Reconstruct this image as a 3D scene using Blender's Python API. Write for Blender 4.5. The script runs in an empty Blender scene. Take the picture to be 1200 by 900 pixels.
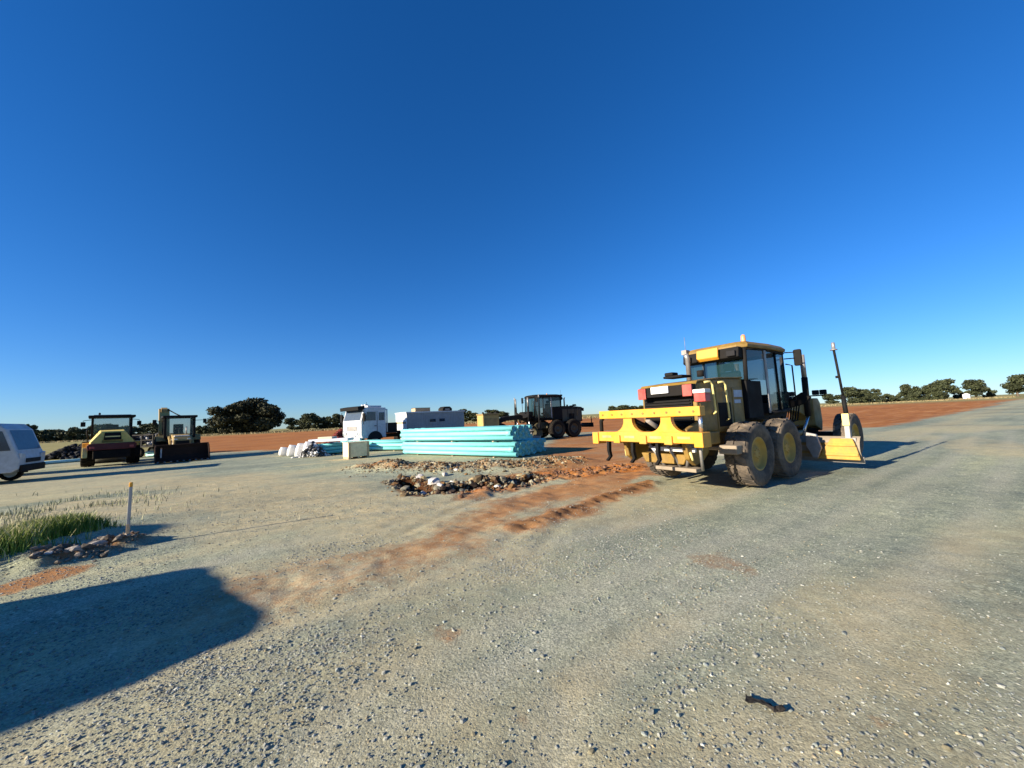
import bpy, bmesh, random
import numpy as np
from math import *
from mathutils import Matrix, Vector

random.seed(7); rng = np.random.default_rng(7)
SC = bpy.context.scene
COL = SC.collection

# ------------------------------------------------------------------ camera
FPX, CH = 440.0, 1.65
PITCH, ROLL = radians(5.2), radians(2.7)
cF = Vector((0, cos(PITCH), sin(PITCH)))
r0, u0 = Vector((1, 0, 0)), Vector((0, -sin(PITCH), cos(PITCH)))
cR = cos(ROLL)*r0 - sin(ROLL)*u0
cU = sin(ROLL)*r0 + cos(ROLL)*u0
cam_d = bpy.data.cameras.new('camera'); cam = bpy.data.objects.new('camera', cam_d); COL.objects.link(cam)
cam_d.sensor_width = 36; cam_d.lens = 36*FPX/1200; cam_d.clip_start = .05; cam_d.clip_end = 9000
m = Matrix((cR, cU, -cF)).transposed().to_4x4(); m.translation = (0, 0, CH)
cam.matrix_world = m
SC.camera = cam

def gp(px, py, z=0.0):                      # where the ground is, under a point of the photograph
    d = cF + cR*((px-600)/FPX) + cU*((450-py)/FPX)
    t = (z-CH)/d.z
    return np.array((d.x*t, d.y*t))
def dist_pt(px, dep):                       # a ground point in a given direction at a given depth
    hy = 490-0.0471*(px-600)
    d = cF + cR*((px-600)/FPX) + cU*((450-hy)/FPX)
    return np.array((d.x*dep/d.y, dep))

# ------------------------------------------------------------------ noise
def _h(ix, iy, s):
    n = (ix*374761393 + iy*668265263 + s*1442695041) & 0xffffffff
    n = ((n ^ (n >> 13))*1274126177) & 0xffffffff
    return ((n ^ (n >> 16)) & 0xffff)/65535.0
def vn(x, y, s=0):
    x = np.asarray(x, float); y = np.asarray(y, float)
    ix = np.floor(x).astype(np.int64); iy = np.floor(y).astype(np.int64)
    fx = x-ix; fy = y-iy; fx = fx*fx*(3-2*fx); fy = fy*fy*(3-2*fy)
    return (_h(ix, iy, s)*(1-fx)+_h(ix+1, iy, s)*fx)*(1-fy)+(_h(ix, iy+1, s)*(1-fx)+_h(ix+1, iy+1, s)*fx)*fy
def fbm(x, y, s=0, o=4):
    a, t, r = .5, 0., 0.
    for i in range(o):
        r = r+a*vn(x*2**i, y*2**i, s+i*17); t += a; a *= .5
    return r/t
def sst(a, b, x):
    t = np.clip((x-a)/(b-a), 0, 1); return t*t*(3-2*t)
def pdist(x, y, pts):
    d = np.full(np.shape(x), 1e9)
    for (ax, ay), (bx, by) in zip(pts[:-1], pts[1:]):
        vx, vy = bx-ax, by-ay; t = np.clip(((x-ax)*vx+(y-ay)*vy)/(vx*vx+vy*vy), 0, 1)
        d = np.minimum(d, np.hypot(x-ax-t*vx, y-ay-t*vy))
    return d

# ------------------------------------------------------------------ materials
def nn(nt, t, **kw):
    n = nt.nodes.new(t)
    for k, v in kw.items():
        if k in n.inputs: n.inputs[k].default_value = v
        else: setattr(n, k, v)
    return n
def mix(nt, a, b, f, mode='MIX'):
    n = nt.nodes.new('ShaderNodeMix'); n.data_type = 'RGBA'; n.blend_type = mode
    for sock, v in ((n.inputs[0], f), (n.inputs[6], a), (n.inputs[7], b)):
        if isinstance(v, (int, float)): sock.default_value = v
        elif isinstance(v, tuple): sock.default_value = v if len(v) == 4 else v+(1,)
        else: nt.links.new(v, sock)
    return n.outputs[2]
def mth(nt, op, a, b=None, clamp=False):
    n = nt.nodes.new('ShaderNodeMath'); n.operation = op; n.use_clamp = clamp
    for s, v in zip(n.inputs, (a, b)):
        if v is None: continue
        if isinstance(v, (int, float)): s.default_value = v
        else: nt.links.new(v, s)
    return n.outputs[0]
def ramp(nt, f, stops):
    n = nt.nodes.new('ShaderNodeValToRGB'); e = n.color_ramp.elements
    while len(e) < len(stops): e.new(.5)
    for el, (p, c) in zip(e, stops): el.position = p; el.color = c if len(c) == 4 else tuple(c)+(1,)
    nt.links.new(f, n.inputs[0]); return n.outputs[0]
def newmat(name):
    M_ = bpy.data.materials.new(name); M_.use_nodes = True
    nt = M_.node_tree; return M_, nt, nt.nodes['Principled BSDF']
def mat(name, col, rough=.5, metal=0., dirt=(.30, .22, .14), damt=.25, var=.12, scale=6., bump=.0, coat=0.):
    M_, nt, p = newmat(name)
    tc = nn(nt, 'ShaderNodeTexCoord')
    n1 = nn(nt, 'ShaderNodeTexNoise', Scale=scale, Detail=6., Roughness=.65); nt.links.new(tc.outputs['Object'], n1.inputs['Vector'])
    n2 = nn(nt, 'ShaderNodeTexNoise', Scale=scale*.3, Detail=5., Roughness=.7); nt.links.new(tc.outputs['Object'], n2.inputs['Vector'])
    dk = tuple(c*(1-var*1.6) for c in col); lt = tuple(min(1, c*(1+var)) for c in col)
    c = ramp(nt, n1.outputs[0], [(.3, dk), (.7, lt)])
    dm = ramp(nt, n2.outputs[0], [(.42, (0, 0, 0)), (.72, (1, 1, 1))])
    dm2 = mth(nt, 'MULTIPLY', dm, damt)
    c = mix(nt, c, dirt, dm2)
    nt.links.new(c, p.inputs['Base Color'])
    if max(col) < .05: p.inputs['Specular IOR Level'].default_value = .15
    rr = mth(nt, 'ADD', mth(nt, 'MULTIPLY', dm, .35), rough, clamp=True); nt.links.new(rr, p.inputs['Roughness'])
    p.inputs['Metallic'].default_value = metal
    if coat: p.inputs['Coat Weight'].default_value = coat
    if bump:
        b = nn(nt, 'ShaderNodeBump', Strength=bump, Distance=.02); nt.links.new(n1.outputs[0], b.inputs['Height']); nt.links.new(b.outputs[0], p.inputs['Normal'])
    return M_
def vcol_mat(name, rough=.9, bump=0., bs=60., sub=0.):
    M_, nt, p = newmat(name)
    a = nn(nt, 'ShaderNodeAttribute', attribute_name='Col')
    tc = nn(nt, 'ShaderNodeNewGeometry')
    n1 = nn(nt, 'ShaderNodeTexNoise', Scale=bs, Detail=4.); nt.links.new(tc.outputs['Position'], n1.inputs['Vector'])
    v = ramp(nt, n1.outputs[0], [(.3, (.72, .72, .72)), (.7, (1.2, 1.2, 1.2))])
    nt.links.new(mix(nt, a.outputs[0], v, 1., 'MULTIPLY'), p.inputs['Base Color'])
    p.inputs['Roughness'].default_value = rough
    p.inputs['Specular IOR Level'].default_value = .25
    if bump:
        b = nn(nt, 'ShaderNodeBump', Strength=bump, Distance=.01); nt.links.new(n1.outputs[0], b.inputs['Height']); nt.links.new(b.outputs[0], p.inputs['Normal'])
    return M_
def glass_mat(name, col, alpha):
    M_, nt, p = newmat(name)
    p.inputs['Base Color'].default_value = col+(1,); p.inputs['Roughness'].default_value = .06
    p.inputs['Alpha'].default_value = alpha; p.inputs['Specular IOR Level'].default_value = .6
    return M_

DUST = (.34, .25, .16)
YEL = mat('yellow_paint', (.70, .32, .02), .45, damt=.35, var=.10)
YEL_SHADE = mat('dusty_shaded_yellow_paint', (.25, .145, .022), .5, damt=.45, dirt=(.17, .12, .07), var=.2)  # yellow darkened for the machine's shaded sides, with dust mixed in
PALEY = mat('pale_yellow_paint', (.80, .66, .25), .45, damt=.2)
BLK = mat('black_paint', (.009, .009, .0095), .68, damt=.12, dirt=(.10, .075, .05))
DARKP = mat('dark_machine_paint', (.018, .016, .013), .6, damt=.3, dirt=(.08, .06, .04))
OLIVE_SHADE = mat('worn_shaded_yellow_paint', (.06, .052, .026), .55, damt=.4, dirt=(.16, .12, .07))  # machine yellow darkened to olive to look shaded, plus worn dirt
STEEL = mat('worn_steel', (.30, .29, .28), .45, metal=.5, damt=.4)
GALV = mat('galvanised_steel', (.50, .51, .52), .4, metal=.6, damt=.12)
CHROME = mat('polished_rod', (.65, .65, .66), .2, metal=.9, damt=.1)
RUB = mat('dusty_rubber', (.055, .045, .036), .85, damt=.9, dirt=(.25, .19, .13), scale=9, bump=.3)
RUBD = mat('dark_rubber', (.012, .011, .010), .85, damt=.4, dirt=(.06, .045, .032), scale=9)
WHT = mat('white_paint', (.78, .79, .80), .4, damt=.12)
WHTD = mat('dusty_white', (.72, .70, .66), .6, damt=.25)
GREYB = mat('shaded_grey_cladding', (.33, .34, .35), .55, damt=.2)
RED = mat('red_lens', (.45, .05, .04), .35, damt=.45, dirt=(.34, .15, .11))
REDP = mat('dark_red_paint', (.12, .012, .010), .55, damt=.3, dirt=(.1, .05, .03))
ORG = mat('orange_lens', (.75, .30, .12), .3, damt=.2, dirt=(.6, .5, .4))
TEAL = mat('turquoise_plastic', (.22, .66, .64), .38, damt=.10, var=.05, dirt=(.45, .55, .5), scale=3)
TEALP = mat('pale_turquoise_plastic', (.36, .66, .66), .4, damt=.25, var=.05, scale=3)
TIMB = mat('raw_timber', (.45, .33, .20), .8, damt=.3)
CREAM = mat('cream_board', (.72, .62, .42), .7, damt=.15)
DECAL = mat('pale_decal', (.45, .50, .58), .5, damt=.5)
INT = mat('cab_interior', (.02, .02, .022), .7, damt=.2, dirt=(.06, .05, .04))
GLS = glass_mat('tinted_glass', (.015, .04, .042), .66)
GLB = glass_mat('windscreen_glass', (.03, .06, .10), .72)
STONE = vcol_mat('crushed_stone', .9)
ROCK = vcol_mat('rock', .9, .6, 14.)
LEAF = vcol_mat('foliage', .75, 0, 3.)
BARK = mat('bark', (.12, .09, .065), .9, damt=.3, bump=.5)
GRS = vcol_mat('grass_blades', .7, 0, 4.)
MUDY = mat('muddy_yellow_paint', (.34, .235, .085), .65, damt=.6, dirt=(.13, .095, .06), var=.2)
TANY = mat('faded_yellow_paint', (.46, .30, .085), .6, damt=.4, dirt=(.30, .22, .13))
RIMY = mat('dusty_shaded_rim_paint', (.48, .29, .045), .55, damt=.4)  # rim yellow darkened for shade under its dust
PLATEY = mat('scuffed_yellow_paint', (.50, .27, .03), .6, damt=.85, dirt=(.30, .20, .10), scale=9)
SILV = mat('pale_grey_vehicle_paint', (.40, .43, .46), .35, damt=.2)
WHT2 = mat('truck_white_paint', (.60, .61, .62), .4, damt=.25)
BUCK = mat('rusty_bucket_steel', (.030, .017, .012), .8, damt=.4, dirt=(.06, .04, .03))
ROLY = mat('sun_faded_yellow_paint', (.66, .50, .12), .5, damt=.25)
DIRTM = mat('dirty_steel', (.26, .21, .15), .7, damt=.5, dirt=(.33, .25, .16))
PALEG = mat('pale_grey_cladding', (.60, .61, .62), .5, damt=.2)
CLOTH = mat('black_cloth', (.015, .015, .016), .95, damt=.1)

# ------------------------------------------------------------------ mesh builder
class MB:
    def __init__(s): s.v = []; s.f = []; s.sm = []
    def add(s, vs, fs, smooth=False):
        o = len(s.v); s.v += [tuple(v) for v in vs]; s.f += [tuple(i+o for i in f) for f in fs]; s.sm += [smooth]*len(fs); return s
    def box(s, x0, x1, y0, y1, z0, z1, M_=None):
        vs = [Vector(p) for p in ((x0,y0,z0),(x1,y0,z0),(x1,y1,z0),(x0,y1,z0),(x0,y0,z1),(x1,y0,z1),(x1,y1,z1),(x0,y1,z1))]
        if M_ is not None: vs = [M_ @ v for v in vs]
        return s.add(vs, [(3,2,1,0),(4,5,6,7),(0,1,5,4),(1,2,6,5),(2,3,7,6),(3,0,4,7)])
    def prism(s, pts, a, b, axis='y'):            # outline in the two other axes, extruded a..b
        def P(u, w, t): return {'y': (u, t, w), 'x': (t, u, w), 'z': (u, w, t)}[axis]
        n = len(pts); vs = [P(u, w, a) for u, w in pts]+[P(u, w, b) for u, w in pts]
        return s.add(vs, [tuple(range(n)), tuple(range(2*n-1, n-1, -1))]+[(i, (i+1) % n, n+(i+1) % n, n+i) for i in range(n)])
    def loft(s, rings, cap=True, smooth=False):
        n = len(rings[0]); vs = [p for r in rings for p in r]; fs = []
        for k in range(len(rings)-1):
            fs += [(k*n+i, k*n+(i+1) % n, (k+1)*n+(i+1) % n, (k+1)*n+i) for i in range(n)]
        s.add(vs, fs, smooth)
        if cap:
            s.add(rings[0], [tuple(range(n-1, -1, -1))]); s.add(rings[-1], [tuple(range(n))])
        return s
    def tube(s, path, r, seg=8, cap=True):
        path = [Vector(p) for p in path]; rings = []
        rr = r if isinstance(r, (list, tuple)) else [r]*len(path)
        up = None
        for i, p in enumerate(path):
            d = (path[min(i+1, len(path)-1)]-path[max(i-1, 0)]).normalized()
            if up is None:
                up = Vector((0, 0, 1)) if abs(d.z) < .9 else Vector((1, 0, 0))
            a = d.cross(up).normalized(); b = a.cross(d).normalized(); up = b
            rings.append([p+(a*cos(t)+b*sin(t))*rr[i] for t in [2*pi*k/seg for k in range(seg)]])
        return s.loft(rings, cap, True)
    def lathe(s, prof, c, axis='y', seg=32, smooth=True):  # prof: (radius, along)
        c = Vector(c); rings = []
        for r, a in prof:
            ring = []
            for k in range(seg):
                t = 2*pi*k/seg
                o = {'y': (r*cos(t), a, r*sin(t)), 'z': (r*cos(t), r*sin(t), a), 'x': (a, r*cos(t), r*sin(t))}[axis]
                ring.append(c+Vector(o))
            rings.append(ring)
        n = seg; vs = [p for q in rings for p in q]; fs = []
        for k in range(len(rings)-1):
            fs += [(k*n+i, k*n+(i+1) % n, (k+1)*n+(i+1) % n, (k+1)*n+i) for i in range(n)]
        return s.add(vs, fs, smooth)
    def build(s, name, material, parent=None, bevel=0., fix=True):
        me = bpy.data.meshes.new(name); me.from_pydata(s.v, [], s.f)
        me.polygons.foreach_set('use_smooth', s.sm)
        if fix:
            bm = bmesh.new(); bm.from_mesh(me); bmesh.ops.remove_doubles(bm, verts=bm.verts, dist=1e-5); bmesh.ops.recalc_face_normals(bm, faces=bm.faces); bm.to_mesh(me); bm.free()
        me.materials.append(material)
        o = bpy.data.objects.new(name, me); COL.objects.link(o)
        if parent: o.parent = parent
        if bevel:
            b = o.modifiers.new('bevel', 'BEVEL'); b.width = bevel; b.segments = 2; b.limit_method = 'ANGLE'; b.angle_limit = radians(40)
        return o
def panes(name, mb, material, parent):
    for f in mb.f: MB().add([mb.v[i] for i in f], [tuple(range(len(f)))]).build(name, material, parent, fix=False)
def thing(name, label, cat, loc, rotz=0., group=None):
    o = bpy.data.objects.new(name, None); COL.objects.link(o); o.empty_display_size = .3
    o.location = (loc[0], loc[1], loc[2] if len(loc) > 2 else 0.); o.rotation_euler = (0, 0, rotz)
    o['label'] = label; o['category'] = cat
    if group: o['group'] = group
    return o
def tag(o, label=None, cat=None, group=None, kind=None):
    for k, v in (('label', label), ('category', cat), ('group', group), ('kind', kind)):
        if v: o[k] = v
    return o
def dup(root, loc, rotz, label, group=None, scale=None):
    def cp(o, par):
        c = o.copy(); COL.objects.link(c); c.parent = par
        for ch in o.children: cp(ch, c)
        return c
    r = cp(root, None); r.location = (loc[0], loc[1], loc[2] if len(loc) > 2 else 0.); r.rotation_euler = (0, 0, rotz); r['label'] = label
    if group: r['group'] = group
    if scale is not None: r.scale = scale
    return r
def npmesh(name, V, Fc, material, col=None, smooth=False, parent=None):
    me = bpy.data.meshes.new(name); V = np.asarray(V, np.float32); Fc = np.asarray(Fc, np.int32)
    k = Fc.shape[1]
    me.vertices.add(len(V)); me.vertices.foreach_set('co', V.ravel())
    me.loops.add(Fc.size); me.loops.foreach_set('vertex_index', Fc.ravel())
    me.polygons.add(len(Fc)); me.polygons.foreach_set('loop_start', np.arange(0, Fc.size, k, dtype=np.int32))
    me.polygons.foreach_set('use_smooth', np.full(len(Fc), smooth, dtype=bool))
    if col is not None:
        a = me.color_attributes.new('Col', 'FLOAT_COLOR', 'POINT'); c4 = np.ones((len(V), 4), np.float32); c4[:, :3] = col
        a.data.foreach_set('color', c4.ravel())
    me.update(calc_edges=True); me.materials.append(material)
    o = bpy.data.objects.new(name, me); COL.objects.link(o)
    if parent: o.parent = parent
    return o

# ------------------------------------------------------------------ the ground: shape and soils
GH = radians(56)                              # heading of road and graders (from +Y, clockwise)
gfx, gly = np.array((sin(GH), cos(GH))), np.array((-cos(GH), sin(GH)))
edge_a = gp(1030, 501)
trench = [gp(*p) for p in ((472, 563), (500, 576), (528, 573), (560, 568), (595, 565), (625, 559))]
windrow = [gp(*p) for p in ((760, 563), (722, 576), (690, 588), (655, 602), (610, 617))]
redtrack = [gp(*p) for p in ((745, 553), (680, 565), (610, 585), (560, 612), (520, 635), (450, 655), (390, 672), (310, 692))]
redtrack2 = [gp(*p) for p in ((740, 545), (690, 550), (640, 556), (600, 562), (560, 572))]
yardtan = [gp(*p) for p in ((250, 565), (330, 585), (400, 592), (470, 610), (520, 600))]
bankp = [gp(*p) for p in ((-60, 674), (0, 660), (35, 648), (64, 637))]
bankred = [gp(*p) for p in ((-40, 703), (5, 688), (48, 676))]
bankbare = [gp(*p) for p in ((60, 660), (100, 650), (140, 640))]
yard_far = [gp(-200, 560), gp(0, 543), gp(230, 531), gp(330, 527), gp(560, 514), gp(690, 506), gp(800, 498), edge_a]
rub_c = [gp(*p) for p in ((440, 548), (500, 550), (560, 548), (620, 545), (660, 540))]
tracks = [[gp(*p) for p in q] for q in (((175, 630), (300, 607), (420, 590), (530, 582)), ((60, 745), (330, 660), (560, 612), (640, 585)),
    ((250, 830), (600, 690), (850, 610), (1050, 540), (1130, 500)), ((560, 880), (800, 730), (1000, 620), (1120, 540), (1150, 505)), ((860, 880), (1030, 740), (1150, 620), (1172, 560)))]
def trackmask(x, y):
    t = np.zeros(np.shape(x))
    for k, q in enumerate(tracks):
        d = pdist(x, y, q)
        t = np.maximum(t, np.exp(-((d-.85)/.20)**2)*(.25+.9*vn(x*.5, y*.5, 80+k)))
    return t
def road_s(x, y):                             # distance left (+) of the road's left edge
    return (x-edge_a[0])*gly[0]+(y-edge_a[1])*gly[1]
def along(x, y): return (x-edge_a[0])*gfx[0]+(y-edge_a[1])*gfx[1]
YF = np.array(yard_far); YFs = YF[np.argsort(YF[:, 0])]
def far_y(x): return np.interp(x, YFs[:, 0], YFs[:, 1])
def height(x, y):
    r = np.hypot(x, y)
    z = .9*sst(45, 170, r)*(.8+.4*fbm(x*.012, y*.012, 9, 2))+sst(150, 800, r)*1.2
    near = 1-sst(18, 45, r)
    z = z + near*(.045*(fbm(x*.35, y*.35, 1, 3)-.5) + .013*(fbm(x*2.1, y*2.1, 2, 3)-.5))
    z = z + .009*(1-sst(10, 14, r))*(fbm(x*9, y*9, 3, 2)-.5)
    d = pdist(x, y, trench); w = .18+.26*vn(x*1.7, y*1.7, 5)
    z = z - (.20+.22*vn(x*2.5, y*2.5, 6))*(1-sst(w*.6, w*1.15, d+.16*(fbm(x*5, y*5, 16, 3)-.5)))
    d = pdist(x, y, rub_c)
    z = z + .36*(1-sst(.2, 1.5, d))*fbm(x*1.6, y*1.6, 7, 3)
    d = pdist(x, y, windrow)
    z = z + .075*(1-sst(.0, .42, d))*(2.2*fbm(x*5.5, y*5.5, 8, 5)-.45)
    d = pdist(x, y, redtrack2)
    z = z + .30*(1-sst(.2, 1.3, d))*(fbm(x*2.8, y*2.8, 12, 5)-.45)
    d = pdist(x, y, redtrack)
    z = z + .07*(1-sst(.2, .9, d))*(fbm(x*3.4, y*3.4, 13, 5)-.5)
    d = pdist(x, y, bankp)
    z = z + .17*(1-sst(.25, 1.0, d))
    d = pdist(x, y, bankbare)
    z = z + .19*(1-sst(.05, .5, d))*(.1+1.4*fbm(x*5, y*5, 14, 4))
    z = z - .05*(1-sst(5, 8.5, np.hypot(x-6.5, y-10.4)))
    s = road_s(x, y); a = along(x, y)
    ruts = np.cos((s+2.2)*2*pi/1.9)*(1-sst(2.5, 6, abs(s+4)))
    z = z + near*.010*ruts*(.4+vn(x*.6, y*.6, 15)) - .014*trackmask(x, y)*near
    for q in (.35, .85):
        z = z - near*.03*np.exp(-((pdist(x, y, redtrack)-q-.5)/.13)**2)*vn(x*.7, y*.7, 18)
    return z
def hz(x, y): return float(height(np.array([x]), np.array([y]))[0])

def build_ground():
    def axis(lo, hi, step, grow, far):
        c = list(np.arange(lo, hi, step)); a = []; s = step; p = lo
        while p > -far: s *= grow; p -= s; a.append(p)
        b = []; s = step; p = c[-1]
        while p < far: s *= grow; p += s; b.append(p)
        return np.array(a[::-1]+c+b)
    X = axis(-13, 15, .055, 1.07, 4500); Y = axis(.2, 24, .055, 1.07, 4500)
    gx, gy = np.meshgrid(X, Y); x = gx.ravel(); y = gy.ravel()
    z = height(x, y); nx, ny = len(X), len(Y)
    Z = z.reshape(ny, nx); dzx = np.gradient(Z, X, axis=1).ravel(); dzy = np.gradient(Z, Y, axis=0).ravel()
    N = np.stack((-dzx, -dzy, np.ones_like(x)), 1); N /= np.linalg.norm(N, axis=1)[:, None]
    s = road_s(x, y); a = along(x, y); r = np.hypot(x, y)
    nz = fbm(x*.9, y*.9, 21, 4); nz2 = fbm(x*.25, y*.25, 22, 3)
    beyond = y-far_y(x)
    field = sst(-1.2, 1.2, beyond+(nz-.5)*3)*sst(-.6, .6, s+(nz-.5)*1.6)
    leftgrass = sst(-2, 2, -(x+.88*y)+(nz2-.5)*6)         # the pasture on the left
    farstrip = sst(112, 150, r*(.92+.16*nz2))
    dry = np.clip(np.maximum(leftgrass, farstrip), 0, 1)*sst(-1.2, 1.2, beyond)
    red = field*1.
    red = np.maximum(red, .95*(1-sst(.35, 1.15, pdist(x, y, redtrack)+(nz-.5)*1.5))*(.30+.7*nz)*(.55+.45*sst(-1.5, 2., x)))
    red = np.maximum(red, (1-sst(.5, 1.5, pdist(x, y, redtrack2)+(nz-.5)*1.4)))
    red = np.maximum(red, (1-sst(.25, .75, pdist(x, y, trench)+(nz-.5)*.6))*.9)
    red = np.maximum(red, (1-sst(.2, .55, pdist(x, y, bankred)+(nz-.5)*.9))*.62)
    red = np.maximum(red, .55*(1-sst(.1, .8, pdist(x, y, windrow)+(nz-.5)*1.1)))
    red = np.maximum(red, .6*sst(-9, -2, beyond)*sst(0, 4, s)*sst(3, 9, x)*nz*1.6)
    for px, py, rr in ((618, 838, .16), (1035, 848, .1), (840, 660, .45), (520, 745, .2), (790, 640, .25)):
        c = gp(px, py); red = np.maximum(red, .33*(1-sst(rr*.2, rr, np.hypot((x-c[0]), (y-c[1]))+(fbm(x*4, y*4, 31, 3)-.5)*rr*1.6)))
    red = np.maximum(red, 1.05*sst(.3, 2.2, s)*sst(10, 13.5, y)*sst(-.8, 1.6, x-.18*(y-14))*(.25+.75*nz)*(1-sst(28, 33, y)))
    dark_soil_shade = (1-sst(.15, .6, pdist(x, y, trench)+(nz-.5)*.35))  # trench soil darkened to paint in the shade of the hole
    dark_soil_shade = np.maximum(dark_soil_shade, (1-sst(.35, .7, pdist(x, y, trench[:4])+(nz-.5)*.3)))
    dark_soil_shade = np.maximum(dark_soil_shade, .55*(1-sst(.0, .3, pdist(x, y, windrow)+(nz-.5)*.5)))  # shade line of the windrow painted into its soil colour
    trk = trackmask(x, y)
    tan = .85*(1-sst(.6, 3.2, pdist(x, y, yardtan)+(nz-.5)*3.0))
    red = np.maximum(red, .55*(1-sst(.4, 1.3, pdist(x, y, rub_c)+(nz-.5)*1.2))*(.3+nz))
    tan = np.maximum(tan, .6*(1-sst(.7, 2.2, pdist(x, y, redtrack)+(nz-.5)*1.8)))
    tan = np.maximum(tan, .55*(1-sst(.2, 1.1, abs(s+2.3)+(nz-.5)*1.5)))
    tan = np.maximum(tan, .55*sst(.52, .68, fbm(along(x, y)*.16, s*.5, 25, 4)))
    dark_soil_shade = np.maximum(dark_soil_shade, .55*(1-sst(.1, .5, pdist(x, y, bankbare)+(nz-.5)*.5)))  # dark earth of the bare bank
    red = np.maximum(red, .6*(1-sst(.1, .5, pdist(x, y, bankbare)+(nz-.5)*.5)))
    tan = np.maximum(tan, .85*sst(.47, .63, fbm(x*.30+3, y*.45, 26, 5))*sst(0, 2, s)*(1-sst(20, 28, y)))
    gi = ((np.arange(ny-1)[:, None]*nx)+np.arange(nx-1)[None, :]).ravel()
    Fq = np.stack((gi, gi+1, gi+nx+1, gi+nx), 1)
    fx = x[Fq].mean(1); fy = y[Fq].mean(1); fs = road_s(fx, fy); fa = along(fx, fy); fb = fy-far_y(fx)
    isroad = (fs < 0) & (fs > -15) & (fa > -26)
    isfield = (~isroad) & (fb > 0) & (fs > 0)
    V = np.stack((x, y, z), 1)
    out = {}
    for nm, mask in (('road', isroad), ('field', isfield), ('ground', ~(isroad | isfield))):
        ff = Fq[mask]; u, inv = np.unique(ff, return_inverse=True); ff = inv.reshape(ff.shape)
        o = npmesh(nm, V[u], ff, GROUND, None, True); me = o.data
        for k, arr in (('soil', red), ('tan', tan), ('dry', dry), ('dark_soil_shade', dark_soil_shade), ('track', trk)):
            at = me.attributes.new(k, 'FLOAT', 'POINT'); at.data.foreach_set('value', arr[u].astype(np.float32))
        me.normals_split_custom_set_from_vertices(N[u].astype(np.float32))
        tag(o, kind='structure'); out[nm] = o
    out['road']['label'] = 'wide grey green crushed gravel road running away to the right'
    out['field']['label'] = 'bare red soil field with dry grass strip along its far edge'
    out['ground']['label'] = 'grey gravel and tan dirt yard with orange soil patches'
    return out

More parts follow.
